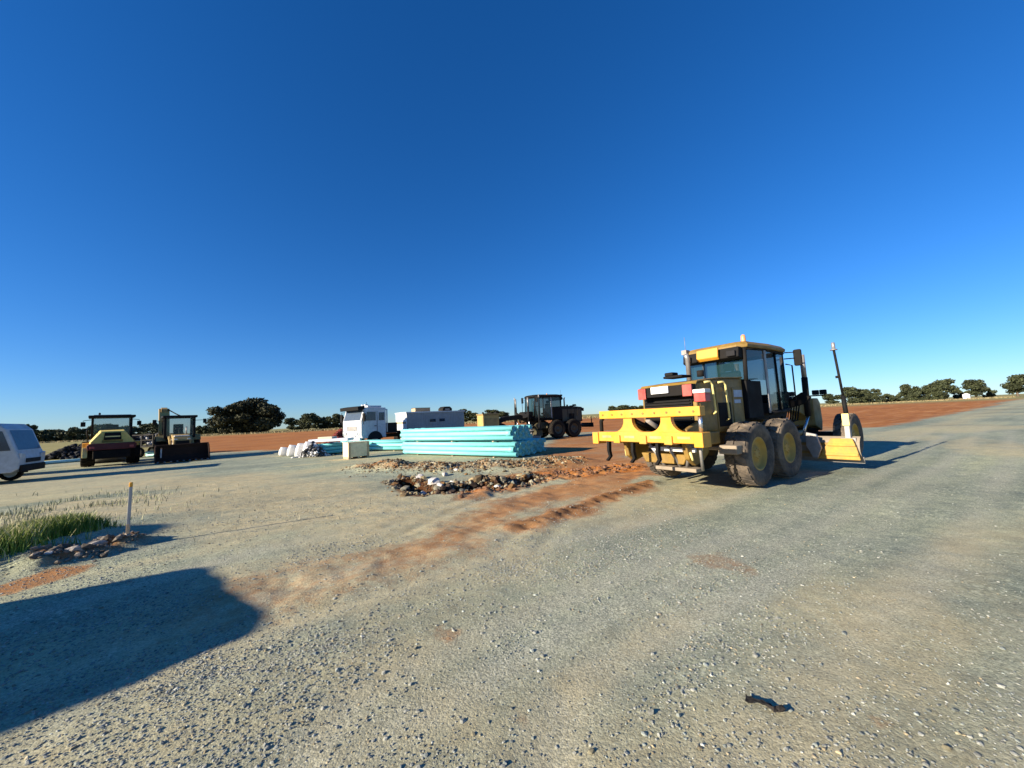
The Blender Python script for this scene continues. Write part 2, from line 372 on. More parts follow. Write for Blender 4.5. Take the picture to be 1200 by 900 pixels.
def ground_material():
    M_, nt, p = newmat('gravel_and_soil'); L = nt.links.new
    pos = nn(nt, 'ShaderNodeNewGeometry').outputs['Position']
    A = {k: nn(nt, 'ShaderNodeAttribute', attribute_name=k).outputs['Fac'] for k in ('soil', 'tan', 'dry', 'dark_soil_shade', 'track')}
    rot = nn(nt, 'ShaderNodeMapping'); rot.inputs['Rotation'].default_value = (0, 0, -(pi/2-GH)); L(pos, rot.inputs['Vector'])
    st = nn(nt, 'ShaderNodeMapping'); st.inputs['Scale'].default_value = (.12, 1., 1.); L(rot.outputs[0], st.inputs['Vector'])
    def noise(sc, vec=pos, det=5., ro=.6):
        n = nn(nt, 'ShaderNodeTexNoise', Scale=sc, Detail=det, Roughness=ro); L(vec, n.inputs['Vector']); return n.outputs[0]
    v1 = nn(nt, 'ShaderNodeTexVoronoi', Scale=42.); L(pos, v1.inputs['Vector'])
    v2 = nn(nt, 'ShaderNodeTexVoronoi', Scale=95.); L(pos, v2.inputs['Vector'])
    sep = nn(nt, 'ShaderNodeSeparateColor'); L(v1.outputs['Color'], sep.inputs[0])
    sep2 = nn(nt, 'ShaderNodeSeparateColor'); L(v2.outputs['Color'], sep2.inputs[0])
    g1 = ramp(nt, sep.outputs[0], [(0, (.13, .14, .13)), (.35, (.24, .25, .225)), (.8, (.34, .34, .295)), (1, (.62, .60, .54))])
    g2 = ramp(nt, sep2.outputs[1], [(0, (.16, .165, .15)), (.5, (.27, .275, .24)), (1, (.45, .44, .385))])
    big = ramp(nt, noise(.9), [(.42, (0, 0, 0)), (.62, (1, 1, 1))])
    grav = mix(nt, g2, g1, mth(nt, 'MULTIPLY', big, .75))
    shade = ramp(nt, noise(.55, st.outputs[0], 6., .65), [(.30, (.62, .66, .67)), (.5, (.95, .96, .95)), (.72, (1.24, 1.19, 1.05))])
    grav = mix(nt, grav, shade, 1., 'MULTIPLY')
    mid = ramp(nt, noise(3.1, pos, 6., .7), [(.3, (.72, .74, .77)), (.7, (1.2, 1.17, 1.10))])
    grav = mix(nt, grav, mid, 1., 'MULTIPLY')
    grav = mix(nt, grav, (1.06, 1.12, .94), 1., 'MULTIPLY')
    dustc = ramp(nt, noise(5., pos, 6., .7), [(.3, (.36, .30, .165)), (.7, (.58, .49, .29))])
    fine = ramp(nt, sep2.outputs[0], [(0, (.75, .75, .75)), (1, (1.2, 1.2, 1.2))])
    dustc = mix(nt, dustc, fine, 1., 'MULTIPLY')
    wide = ramp(nt, noise(.16, pos, 4., .6), [(.32, (.66, .69, .72)), (.5, (1, 1, 1)), (.68, (1.16, 1.13, 1.02))])
    grav = mix(nt, grav, wide, 1., 'MULTIPLY'); dustc = mix(nt, dustc, wide, .5, 'MULTIPLY')
    grav = mix(nt, grav, mix(nt, g2, (1.28, 1.25, 1.05), 1., 'MULTIPLY'), mth(nt, 'MULTIPLY', A['track'], .75, True))
    nA = ramp(nt, noise(2.3, pos, 7., .72), [(.34, (0, 0, 0)), (.6, (1, 1, 1))])
    tf = mth(nt, 'MULTIPLY', A['tan'], mth(nt, 'ADD', mth(nt, 'MULTIPLY', nA, .85), .42), clamp=True)
    c = mix(nt, grav, dustc, tf)
    redc = ramp(nt, noise(1.4, st.outputs[0], 7., .7), [(.26, (.19, .066, .018)), (.5, (.37, .135, .030)), (.75, (.46, .25, .10))])
    redc = mix(nt, redc, fine, .6, 'MULTIPLY')
    fld = ramp(nt, noise(.07, pos, 6., .7), [(.3, (.70, .66, .66)), (.5, (1, 1, 1)), (.7, (1.2, 1.24, 1.3))])
    redc = mix(nt, redc, fld, 1., 'MULTIPLY')
    nB = noise(6.5, pos, 9., .78)
    rf = mth(nt, 'MULTIPLY', mth(nt, 'SUBTRACT', mth(nt, 'ADD', A['soil'], mth(nt, 'MULTIPLY', nB, .9)), .64), 3.6, clamp=True)
    rf = mth(nt, 'MULTIPLY', rf, mth(nt, 'ADD', mth(nt, 'MULTIPLY', A['soil'], .5), .5), clamp=True)
    c = mix(nt, c, redc, rf)
    dryc = ramp(nt, noise(.35, pos, 8., .75), [(.3, (.16, .165, .05)), (.5, (.27, .235, .085)), (.7, (.38, .31, .14))])
    c = mix(nt, c, dryc, A['dry'])
    c = mix(nt, c, mix(nt, c, (.14, .12, .11), 1., 'MULTIPLY'), A['dark_soil_shade'])
    L(c, p.inputs['Base Color']); p.inputs['Roughness'].default_value = .95; p.inputs['Specular IOR Level'].default_value = .15
    hgt = mth(nt, 'ADD', mth(nt, 'MULTIPLY', v1.outputs['Distance'], -.5), mth(nt, 'MULTIPLY', v2.outputs['Distance'], -.5))
    hgt = mth(nt, 'ADD', hgt, mth(nt, 'MULTIPLY', noise(46., pos, 6., .75), 1.3))
    b = nn(nt, 'ShaderNodeBump', Strength=.45, Distance=.009); L(hgt, b.inputs['Height']); L(b.outputs[0], p.inputs['Normal'])
    return M_
GROUND = ground_material()
build_ground()

# ------------------------------------------------------------------ loose stone
bm = bmesh.new(); bmesh.ops.create_icosphere(bm, subdivisions=1, radius=1)
ICO_V = np.array([v.co[:] for v in bm.verts]); ICO_F = np.array([[v.index for v in f.verts] for f in bm.faces]); bm.free()
bm = bmesh.new(); bmesh.ops.create_icosphere(bm, subdivisions=2, radius=1)
ICO2_V = np.array([v.co[:] for v in bm.verts]); ICO2_F = np.array([[v.index for v in f.verts] for f in bm.faces]); bm.free()
def stones(name, P, S, C, material=STONE, flat=.62, hi=False, parent=None, jit=.28):
    bv, bf = (ICO2_V, ICO2_F) if hi else (ICO_V, ICO_F)
    n = len(P); k = len(bv)
    q = rng.normal(size=(n, 4)); q /= np.linalg.norm(q, axis=1)[:, None]
    w, x, y, z = q.T
    Rm = np.stack([1-2*(y*y+z*z), 2*(x*y-z*w), 2*(x*z+y*w), 2*(x*y+z*w), 1-2*(x*x+z*z), 2*(y*z-x*w), 2*(x*z-y*w), 2*(y*z+x*w), 1-2*(x*x+y*y)], 1).reshape(n, 3, 3)
    sc = rng.uniform(.6, 1.25, (n, 1, 3))
    v = bv[None]*sc*(1+rng.uniform(-jit, jit, (n, k, 1)))
    v = np.einsum('nij,nkj->nki', Rm, v)
    v[:, :, 2] *= flat
    v = v*S[:, None, None]+P[:, None, :]
    f = (bf[None]+(np.arange(n)*k)[:, None, None]).reshape(-1, 3)
    c = np.repeat(C, k, 0)
    return npmesh(name, v.reshape(-1, 3), f, material, c, False, parent)
def stone_cols(n, warm=.12):
    g = np.clip(rng.normal(.25, .055, n), .09, .42); g[rng.random(n) < .012] = .5
    c = np.stack((g*1.0, g*1.0, g*.85), 1)
    bl = rng.random(n) < .3; c[bl] *= (.90, .97, 1.0)
    wm = rng.random(n) < warm; c[wm] *= (1.15, .95, .70)
    return c
NS = 1100000
px = rng.uniform(-11, 13, NS); py = 1.0+rng.uniform(0, 1, NS)**1.5*11.0
r = np.hypot(px, py)
dens = np.clip((3.6/r)**2.2, .012, 1)*(.20+.9*sst(.36, .62, fbm(px*.8, py*.8, 41, 4)))
dens *= 1-.85*np.clip((1-sst(.2, .9, pdist(px, py, redtrack)))+(1-sst(.1, .5, pdist(px, py, bankp))), 0, 1)
dens *= 1-.6*sst(.5, .66, fbm(along(px, py)*.16, road_s(px, py)*.5, 25, 4))
dens *= 1-.85*sst(.6, 3.6, px)
dens *= 1-.8*np.clip(trackmask(px, py), 0, 1)
keep = (rng.random(NS) < dens) & (np.abs(px) < 1.7*py+1.2)
px, py = px[keep], py[keep]
sz = np.clip(rng.lognormal(log(.0058), .40, len(px)), .003, .018)
print('STONES', len(px))
gs = stones('gravel', np.stack((px, py, height(px, py)+sz*.12), 1), sz, stone_cols(len(px)))
tag(gs, 'loose grey crushed stone scattered over the road and yard in the foreground', 'gravel', kind='stuff')

# rubble by the trench
P = []
for k in range(6500):
    i = random.randrange(len(rub_c)-1); t = random.random(); c = rub_c[i]*(1-t)+rub_c[i+1]*t
    P.append(c+rng.normal(0, .55, 2))
for k in range(2600):
    i = random.randrange(len(trench)-1); t = random.random()**1.3; c = trench[i]*(1-t)+trench[i+1]*t
    P.append(c+rng.normal(0, .26, 2)+np.array((-.05, .14)))
P = np.array(P); S = np.clip(rng.lognormal(log(.020), .55, len(P)), .008, .11); S[6500:] = np.clip(S[6500:]*1.7, .015, .13)
Cc = stone_cols(len(P), .35); Cc = Cc*(.95, .86, .72); dk = rng.random(len(P)) < .5; Cc[dk] = Cc[dk]*(.5, .36, .26)
tag(stones('rubble', np.stack((P[:, 0], P[:, 1], height(P[:, 0], P[:, 1])+S*.15), 1), S, Cc, ROCK, .75), 'broken stone and clods strewn between the open trench and the pipe stack', 'rubble', kind='stuff')
P = []
for k in range(1500):
    pl = random.choice((redtrack2, redtrack2, redtrack2, trench[2:], trench[2:])); i = random.randrange(len(pl)-1); t = random.random()
    P.append(pl[i]*(1-t)+pl[i+1]*t+rng.normal(0, random.choice((.1, .25)) if pl is windrow else .34, 2))
P = np.array(P); S = np.clip(rng.lognormal(log(.022), .5, len(P)), .008, .09)
g = rng.uniform(.5, 1.2, len(P))[:, None]; g[pdist(P[:, 0], P[:, 1], trench) < .5] *= .35
tag(stones('soil_clods', np.stack((P[:, 0], P[:, 1], height(P[:, 0], P[:, 1])+S*.2), 1), S, np.array((.22, .115, .065))[None]*g, ROCK, .8), 'dark red brown clods of turned soil along the trench and track edge', 'soil clods', kind='stuff')

P = []
for k in range(520):
    i = random.randrange(len(trench)-1); t = random.random(); P.append(trench[i]*(1-t)+trench[i+1]*t+rng.normal(0, 1, 2)*(.22, .24)+np.array((0, .06)))
P = np.array(P); S = np.clip(rng.lognormal(log(.036), .55, len(P)), .012, .13)
tag(stones('dark_clods', np.column_stack((P, height(P[:, 0], P[:, 1])+S*.3)), S, np.array((.055, .036, .025))[None]*rng.uniform(.4, 2.2, (len(P), 1)), ROCK, .85), 'near black clods lining the open trench', 'soil clods', kind='stuff')  # clods coloured a very dark brown
def rock(loc, s, col, label, group=None, sq=.7):
    o = stones('rock', np.zeros((1, 3)), np.array([s]), np.array([col]), ROCK, sq, True, jit=.2)
    o.location = (loc[0], loc[1], hz(*loc)+s*sq*.35); return tag(o, label, 'rock', group)
for (qx, qy, s, col, lab) in ((508, 566, .15, (.62, .58, .52), 'large pale angular rock standing in the left end of the trench'),
    (492, 560, .13, (.55, .5, .45), 'pale rock on the left lip of the trench'),
    (503, 575, .10, (.4, .37, .33), 'grey rock at the bottom of the left end of the trench'),
    (522, 557, .12, (.5, .45, .38), 'buff rock behind the large pale trench rock'),
    (583, 569, .09, (.6, .56, .5), 'small white rock in front of the dark clods of the trench'),
    (497, 570, .11, (.55, .50, .44), 'buff angular rock low in the left end of the trench'),
    (515, 571, .12, (.6, .56, .5), 'pale rock leaning just right of the large trench rock'),
    (487, 565, .08, (.5, .46, .4), 'small buff rock at the very left tip of the trench'),
    (530, 566, .08, (.58, .54, .48), 'little pale rock between the trench rocks and the dark clods'),
    (535, 553, .11, (.58, .55, .48), 'whitish rock in the rubble before the pipe stack')):
    rock(gp(qx, qy), s, col, lab)
for (qx, qy, s, col, lab) in ((57, 662, .06, (.5, .47, .43), 'pale grey rock at the grass edge beside red soil'),
    (88, 655, .09, (.34, .30, .25), 'broad brown grey rock on the bare bank right of the grass'),
    (112, 647, .10, (.30, .27, .23), 'brown grey rock slab on the bare bank left of the stake'),
    (141, 632, .07, (.6, .57, .52), 'small white rock at the foot of the marker stake'),
    (166, 632, .06, (.2, .17, .14), 'dark little rock just right of the marker stake'),
    (75, 647, .08, (.38, .35, .31), 'grey rock half hidden under the grass tuft')):
    rock(gp(qx, qy), s, col, lab, None, .55)

P = []
for k in range(420):
    i = random.randrange(len(bankbare)-1); t = random.random(); P.append(bankbare[i]*(1-t)+bankbare[i+1]*t+rng.normal(0, .17, 2))
P = np.array(P); S = np.clip(rng.lognormal(log(.020), .55, len(P)), .008, .07)
tag(stones('bank_rubble', np.column_stack((P, height(P[:, 0], P[:, 1])+S*.2)), S, np.array((.20, .165, .125))[None]*rng.uniform(.35, 1.5, (len(P), 1)), ROCK, .75), 'brown and grey stones on the dirt edge between grass and stake', 'stones', kind='stuff')
# ------------------------------------------------------------------ grass tuft
def blades(name, pts, hts, cols, wid=.012, parent=None):
    n = len(pts); a = rng.uniform(0, 2*pi, n); le = rng.uniform(.1, .55, n)*hts; b = rng.uniform(0, 2*pi, n)
    d = np.stack((np.cos(a), np.sin(a), np.zeros(n)), 1)*wid*rng.uniform(.5, 1.3, n)[:, None]
    ln = np.stack((np.cos(b), np.sin(b), np.zeros(n)), 1)
    up = np.array((0, 0, 1.))
    b0 = pts-d; b1 = pts+d
    mid = pts+ln*(le*.35)[:, None]+up*(hts*.6)[:, None]
    tip = pts+ln*le[:, None]+up*hts[:, None]
    V = np.stack((b0, b1, mid+d*.7, mid-d*.7, tip+d*.1, tip-d*.1), 1).reshape(-1, 3)
    o = np.arange(n)*6
    F = np.concatenate((np.stack((o, o+1, o+2, o+3), 1), np.stack((o+3, o+2, o+4, o+5), 1)))
    return npmesh(name, V, F, GRS, np.repeat(cols, 6, 0), False, parent)
N = 26000
i = rng.integers(0, len(bankp)-1, N); t = rng.random(N)[:, None]; BP = np.array(bankp)
p2 = BP[i]*(1-t)+BP[i+1]*t+rng.normal(0, .30, (N, 2))+np.array((-.25, .22))
ok = (fbm(p2[:, 0]*2.2, p2[:, 1]*2.2, 51, 3) > .40) & (pdist(p2[:, 0], p2[:, 1], bankbare) > .3); p2 = p2[ok]; N = len(p2)
hts = rng.uniform(.06, .27, N)*(1-.5*sst(.3, 1., pdist(p2[:, 0], p2[:, 1], bankp)))
g = rng.random(N)[:, None]; cols = np.array((.10, .17, .018))*(1-g)+np.array((.27, .33, .06))*g
st_ = rng.random(N) < .09; cols[st_] = np.array((.50, .46, .24))*rng.uniform(.7, 1.1, (st_.sum(), 1)); hts[st_] *= 1.35
tag(blades('grass', np.column_stack((p2, height(p2[:, 0], p2[:, 1])-.01)), hts, cols, .007), 'bright green grass with straw seed heads growing on the low bank', 'grass', kind='stuff')
# sparse weeds on the yard behind it
N = 3500; c = gp(10, 602); p2 = c+rng.normal(0, 1, (N, 2))*(1.6, 1.1); ok = fbm(p2[:, 0]*1.5, p2[:, 1]*1.5, 53, 3) > .52; p2 = p2[ok]; N = len(p2)
g = rng.random(N)[:, None]; cols = np.array((.22, .24, .12))*(1-g)+np.array((.40, .38, .24))*g
tag(blades('dry_weeds', np.column_stack((p2, height(p2[:, 0], p2[:, 1])-.01)), rng.uniform(.04, .16, N), cols, .008), 'thin pale weeds scattered over the gravel behind the grass bank', 'weeds', kind='stuff')

N = 900; p2 = np.stack((rng.uniform(-9, -1, N), rng.uniform(5, 17, N)), 1); ok = fbm(p2[:, 0]*.8, p2[:, 1]*.8, 57, 3) > .6; p2 = p2[ok]; N = len(p2)
tag(blades('straw_litter', np.column_stack((p2, height(p2[:, 0], p2[:, 1])-.005)), rng.uniform(.02, .09, N), np.array((.42, .36, .22))*rng.uniform(.6, 1.2, (N, 1)), .006), 'dry straw wisps scattered thinly over the tan yard', 'straw', kind='stuff')
# ------------------------------------------------------------------ wheels
def wheel(parent, c, R_, w, rim_mat, tyre_mat, rimr=.55, lugs=22, side=1, seg=40, name='wheel'):
    rr = R_*rimr; x, y, z = c
    m_ = MB(); o = side*w*.5
    m_.lathe([(rr, -w*.42), (rr, w*.42)], c, 'y', seg)
    m_.lathe([(rr*1.02, o*.86), (rr*.93, o*.9), (rr*.88, o*.55), (rr*.5, o*.45), (rr*.42, o*.62), (rr*.16, o*.66), (.001, o*.66)], c, 'y', seg)
    m_.lathe([(rr*.99, -o*.7), (.001, -o*.5)], c, 'y', seg)
    for k in range(8):
        t = 2*pi*k/8; m_.tube([(x+rr*.3*cos(t), y+o*.6, z+rr*.3*sin(t)), (x+rr*.3*cos(t), y+o*.74, z+rr*.3*sin(t))], rr*.035, 6)
    wo = m_.build(name, rim_mat, parent)
    t_ = MB()
    R1 = R_*.94
    prof = [(rr*.98, -w*.40), (rr*1.12, -w*.47), (R_*.80, -w*.52), (R_*.9, -w*.5), (R1, -w*.42), (R1*1.005, -w*.2), (R1*1.01, 0), (R1*1.005, w*.2), (R1, w*.42), (R_*.9, w*.5), (R_*.80, w*.52), (rr*1.12, w*.47), (rr*.98, w*.40)]
    t_.lathe(prof, c, 'y', seg)
    for k in range(lugs):
        for s in (-1, 1):
            t0 = 2*pi*(k+(.5 if s > 0 else 0))/lugs; dt = 2*pi/lugs*.32
            ring = []
            for (yy, sh) in ((.02*s*w, .0), (.47*s*w, .55)):
                for rad in (R1*.985, R_):
                    for q in (-1, 1):
                        a = t0+sh*2*pi/lugs+q*dt; rd = rad-(.012 if abs(yy) > .2*w else 0)*R_*3
                        ring.append((x+rd*cos(a), y+yy, z+rd*sin(a)))
            t_.add(ring, [(0, 1, 3, 2), (4, 6, 7, 5), (0, 2, 6, 4), (1, 5, 7, 3), (2, 3, 7, 6), (0, 4, 5, 1)])
    t_.build('tyre', tyre_mat, wo)
    return wo

# ------------------------------------------------------------------ motor grader
def grader(label, loc, head, body, trim, rearbody, tyre, rim, ripper=True, masts=('right',)):
    g = thing('motor_grader', label, 'grader', loc, pi/2-head)
    def B(*a, name='part', mt=body, bv=.012): return MB().box(*a).build(name, mt, g, bv)
    # chassis
    MB().box(-2.05, 1.2, -.42, .42, .78, 1.14).build('rear_frame', rearbody, g, .015)
    for s in (-1, 1):
        MB().prism([(-1.0, .55), (-.8, .42), (.8, .42), (1.0, .55), (1.0, .76), (.8, .88), (-.8, .88), (-1.0, .76)], s*.60, s*.78).build('tandem_case', rearbody, g, .02)
        for x in (-.75, .75): wheel(g, (x, s*1.0, .69), .69, .44, rim, tyre, .50, side=s)
    # engine hood
    hood = MB().prism([(-2.02, 1.15), (-.03, 1.15), (-.03, 2.36), (-1.1, 2.33), (-1.95, 2.24), (-2.02, 2.16)], -.66, .66).build('engine_hood', body, g, .035)
    for s in (-1, 1):
        for (a, b) in ((-1.92, -1.32), (-1.27, -.62), (-.56, -.08)):
            MB().box(a, b, s*.66, s*.672, 1.22, 2.14).build('side_panel', rearbody, hood, .008)
        m_ = MB().box(-1.22, -.68, s*.6725, s*.676, 1.28, 1.80)
        for k in range(9): m_.box(-1.2, -.7, s*.6765, s*.684, 1.3+k*.055, 1.33+k*.055)
        m_.build('side_vent', BLK, hood)
    for (a, b, c_, d_) in ((-.50, -.12, 1.92, 2.08), (-.50, -.2, 1.78, 1.86)): MB().box(a, b, -.676, -.6735, c_, d_).build('decal', DECAL, hood)
    MB().prism([(-2.05, 2.165), (-1.96, 2.245), (-1.1, 2.333), (-.04, 2.362), (-.04, 2.39), (-1.1, 2.362), (-1.98, 2.272), (-2.07, 2.18)], -.685, .685).build('hood_cap', rearbody, hood, .006)
    for x in (-1.52, -.98):
        MB().tube([(x-.22, -.70, 2.24), (x-.06, -.73, 2.26), (x, -.745, 2.18), (x+.05, -.745, 1.6 if x < -1.2 else 1.45), (x+.05, -.68, 1.56 if x < -1.2 else 1.41)], .022, 8).build('handrail', PALEY if ripper else rearbody, g)
        MB().tube([(x-.22, .70, 2.24), (x-.06, .73, 2.26), (x, .745, 2.18), (x+.05, .745, 1.6)], .022, 8).build('handrail', rearbody, g)
    m_ = MB().box(-2.06, -2.0, -.58, .58, 1.2, 2.12)
    for k in range(14): m_.box(-2.10, -2.06, -.55, .55, 1.24+k*.062, 1.262+k*.062)
    m_.build('radiator_grille', BLK, g)
    # rear lamp bar
    MB().box(-2.3, -2.14, -.74, .52, 1.98, 2.20).box(-2.16, -2.02, -.5, -.4, 2.0, 2.18).box(-2.16, -2.02, .2, .3, 2.0, 2.18).build('lamp_bar', BLK, g, .01)
    for y, z in ((.42, 2.07), (-.66, 2.07)):
        MB().box(-2.35, -2.303, y-.10, y+.10, z-.12, z+.12).build('tail_lamp', RED, g, .012)
    l_ = MB().box(-2.36, -2.16, -1.03, -.80, 1.82, 1.99).build('tail_lamp', RED, g, .015)
    MB().box(-2.37, -2.15, -1.04, -.79, 1.994, 2.07).build('lamp_guard', WHTD, l_, .01)
    MB().box(-2.17, -2.05, -.90, -.66, 1.86, 1.94).build('lamp_bracket', BLK, g)
    MB().box(-2.345, -2.305, -.24, .18, 2.05, 2.20).build('number_plate', WHT, g, .006)
    MB().box(-1.98, -1.6, -.36, .1, 2.387, 2.44).box(-1.95, -1.72, -.12, .08, 2.44, 2.52).build('air_intake', BLK, g, .02)
    MB().lathe([(.001, 2.52), (.07, 2.52), (.07, 2.387), (.05, 2.387)], (-1.5, -.5, 0), 'z', 16).build('filler_cap', BLK, g)
    MB().tube([(-.6, .3, 2.38), (-.6, .3, 2.95), (-.66, .3, 3.05)], .055, 12).build('exhaust_pipe', STEEL, g)
    # cab
    low = MB()
    low.prism([(.05, 1.35), (2.35, 1.35), (2.5, 1.55), (2.5, 1.75), (.05, 1.75)], -.62, .62)
    low.box(.0, .75, -.74, .74, 1.40, 2.30)
    cab = low.build('cab', BLK, g, .02)
    m_ = MB()
    for s in (-1, 1):
        m_.tube([(.05, s*.72, 2.3), (.12, s*.72, 3.12)], .05, 6)
        m_.tube([(2.45, s*.62, 1.6), (2.32, s*.66, 3.1)], .045, 6)
        m_.tube([(.95, s*.78, 3.1), (2.3, s*.70, 3.08)], .04, 6)
        m_.tube([(1.0, s*.78, 1.5), (2.42, s*.66, 1.55)], .05, 6)
        m_.tube([(1.72, s*.74, 1.5), (1.68, s*.74, 3.05)], .03, 6)
        m_.tube([(.1, s*.73, 3.08), (1.0, s*.78, 3.1)], .04, 6)
    m_.tube([(.08, -.7, 2.3), (.08, .7, 2.3)], .04, 6); m_.tube([(.1, -.7, 3.06), (.1, .7, 3.06)], .05, 6)
    m_.tube([(2.33, -.66, 3.06), (2.33, .66, 3.06)], .05, 6)
    m_.build('cab_frame', BLK, cab)
    for s in (-1, 1): MB().prism([(.95, 1.5), (1.05, 1.5), (1.05, 3.08), (.95, 3.08)], s*.765, s*.80).build('door_pillar', STEEL, cab, .01)
    m_ = MB()
    for s in (-1, 1):
        m_.add([(.13, s*.735, 2.32), (.94, s*.775, 2.32), (.94, s*.775, 3.06), (.15, s*.735, 3.06)], [(0, 1, 2, 3)])
        m_.add([(1.06, s*.775, 1.55), (2.43, s*.665, 1.6), (2.33, s*.685, 3.05), (1.06, s*.775, 3.05)], [(0, 1, 2, 3)])
    m_.add([(.09, -.68, 2.34), (.09, .68, 2.34), (.12, .68, 3.04), (.12, -.68, 3.04)], [(0, 1, 2, 3)])
    m_.add([(2.47, -.6, 1.65), (2.47, .6, 1.65), (2.35, .63, 3.04), (2.35, -.63, 3.04)], [(0, 1, 2, 3)])
    panes('window', m_, GLS, cab)
    m_ = MB(); m_.box(.75, 1.25, -.28, .28, 1.8, 1.95); m_.box(.70, .85, -.28, .28, 1.95, 2.62); m_.box(.72, .84, -.14, .14, 2.64, 2.85)
    m_.build('seat', INT, cab, .05)
    m_ = MB(); m_.prism([(1.75, 1.5), (2.05, 1.5), (2.15, 2.2), (1.95, 2.3)], -.16, .16)
    m_.tube([(1.9, .0, 2.25), (1.86, 0, 2.42)], .03, 8); m_.lathe([(.19, 2.42), (.21, 2.44), (.19, 2.46), (.17, 2.44), (.19, 2.42)], (1.84, 0, 0), 'z', 20)
    m_.build('steering_console', INT, cab, .02)
    rp = [(-.02, .60), (.10, .80), (1.2, .86), (2.2, .80), (2.45, .62), (2.52, .3), (2.52, -.3), (2.45, -.62), (2.2, -.80), (1.2, -.86), (.10, -.80), (-.02, -.60)]
    roof = MB().loft([[(x, y, 3.10) for x, y in rp], [(x, y*1.02, 3.17) for x, y in rp], [(1.2+(x-1.2)*.93, y*.93, 3.25) for x, y in rp], [(1.2+(x-1.2)*.8, y*.8, 3.285) for x, y in rp]]).build('roof', rearbody if ripper else BLK, cab, .015)
    MB().prism([(-.16, 2.88), (-.05, 2.84), (.12, 2.84), (.12, 3.12), (-.12, 3.12)], -.70, .70).build('roof_unit', BLK, cab, .02)
    MB().prism([(-.26, 2.93), (-.17, 2.86), (-.17, 3.16), (-.23, 3.16)], -.27, .27).build('roof_unit_cover', YEL if ripper else OLIVE_SHADE, cab, .02)
    m_ = MB().lathe([(.055, 3.27), (.055, 3.34), (.05, 3.42), (.03, 3.45), (.001, 3.45)], (.35, -.62, 0), 'z', 14).build('beacon', ORG, roof)
    MB().box(.26, .46, -.70, -.54, 3.22, 3.275).build('beacon_base', BLK, roof, .01)
    for y in (-.55, .55):
        MB().box(-.22, -.12, y-.1, y+.1, 2.90, 3.03).build('work_lamp', INT, cab, .015)
    for s in (-1, 1):
        MB().tube([(2.2, s*.78, 3.08), (2.42, s*.98, 3.08), (2.42, s*1.0, 2.95)], .016, 6).tube([(2.25, s*.74, 2.92), (2.42, s*.98, 2.92)], .016, 6).build('mirror_arm', BLK, cab)
        MB().prism([(-.09, .0), (-.07, -.03), (.07, -.03), (.09, .0), (.09, .38), (.07, .41), (-.07, .41), (-.09, .38)], 2.38, 2.46, 'x').build('mirror', BLK, cab, .02).location = (0, s*1.0, 2.74)
        MB().tube([(2.52, s*.62, 1.72), (2.56, s*.80, 1.8), (2.56, s*.80, 2.75), (2.48, s*.68, 2.8)], .018, 8).build('grab_rail', BLK, cab)
    MB().tube([(.0, .66, 2.38), (-.02, .68, 3.10), (-.08, .68, 3.2)], .035, 8).box(-.12, .04, .6, .74, 3.14, 3.26).tube([(-.02, .68, 3.25), (-.02, .68, 3.62)], .006, 5).build('camera_post', STEEL if ripper else BLK, cab)
    for x in (1.2, 1.9):
        MB().box(x-.18, x+.18, -.98, -.74, 1.12, 1.16).box(x-.18, x-.15, -.76, -.72, 1.16, 1.4).build('step', BLK, g, .01)
    MB().box(-1.62, -1.36, -1.16, -.80, .74, .92).box(-1.5, -1.4, -.8, -.42, .8, .88).build('rear_step', DIRTM if ripper else BLK, g, .02)
    MB().box(2.02, 2.36, -.66, -.40, 1.08, 1.34).build('valve_block', ORG if ripper else OLIVE_SHADE, g, .02)
    # front frame
    def beam(path, w, h):
        rings = []
        for (x, z, a) in path:
            dx, dz = -sin(a)*h/2, cos(a)*h/2
            rings.append([(x-dx, -w/2, z-dz), (x-dx, w/2, z-dz), (x+dx, w/2, z+dz), (x+dx, -w/2, z+dz)])
        return MB().loft(rings)
    beam([(1.6, 1.15, .1), (2.5, 1.35, .35), (3.0, 1.6, .35), (3.4, 1.70, .05), (4.6, 1.62, -.12), (5.1, 1.45, -.5), (5.5, 1.1, -.7)], .30, .34).build('gooseneck', body, g, .02)
    MB().prism([(5.18, 1.0), (5.75, .8), (5.85, 1.1), (5.8, 1.72), (5.65, 1.86), (5.18, 1.86)], -.34, .34).build('front_bulkhead', body, g, .03)
    MB().box(5.46, 5.5, -.6, .6, 1.92, 1.96).box(5.46, 5.5, -.03, .03, 1.86, 1.95).build('lamp_rail', BLK, g)
    for y in (-.54, -.34, .34, .54):
        MB().box(5.44, 5.56, y-.085, y+.085, 1.965, 2.12).build('headlight', BLK, g, .02)
    MB().box(5.40, 5.70, -.86, .86, .55, .78).box(5.42, 5.68, -.25, .25, .7, 1.02).build('front_axle', BLK, g, .03)
    for s in (-1, 1): wheel(g, (5.55, s*1.02, .68), .68, .40, rim, tyre, .50, side=s, lugs=22)
    # saddle and lift cylinders
    m_ = MB().prism([(-.98, 1.86), (-.80, 2.02), (-.55, 1.86), (-.3, 2.02), (.3, 2.02), (.55, 1.86), (.80, 2.02), (.98, 1.86), (.85, 1.70), (.5, 1.60), (-.5, 1.60), (-.85, 1.70)], 2.98, 3.14, 'x')
    m_.box(2.5, 3.0, -.5, -.3, 1.55, 2.06); m_.box(2.5, 3.0, .3, .5, 1.55, 2.06)
    m_.build('lift_saddle', BLK, g, .02)
    for s in (-1, 1):
        c_ = MB().tube([(3.10, s*.87, 3.06), (3.10, s*.87, 2.42)], .062, 12).build('lift_cylinder', STEEL, g)
        MB().tube([(3.10, s*.87, 2.42), (3.08, s*.86, 1.35)], .075, 12).build('barrel', BLK, c_)
        MB().tube([(3.08, s*.86, 1.35), (2.9, s*.74, .78)], .032, 10).build('rod', CHROME, c_)
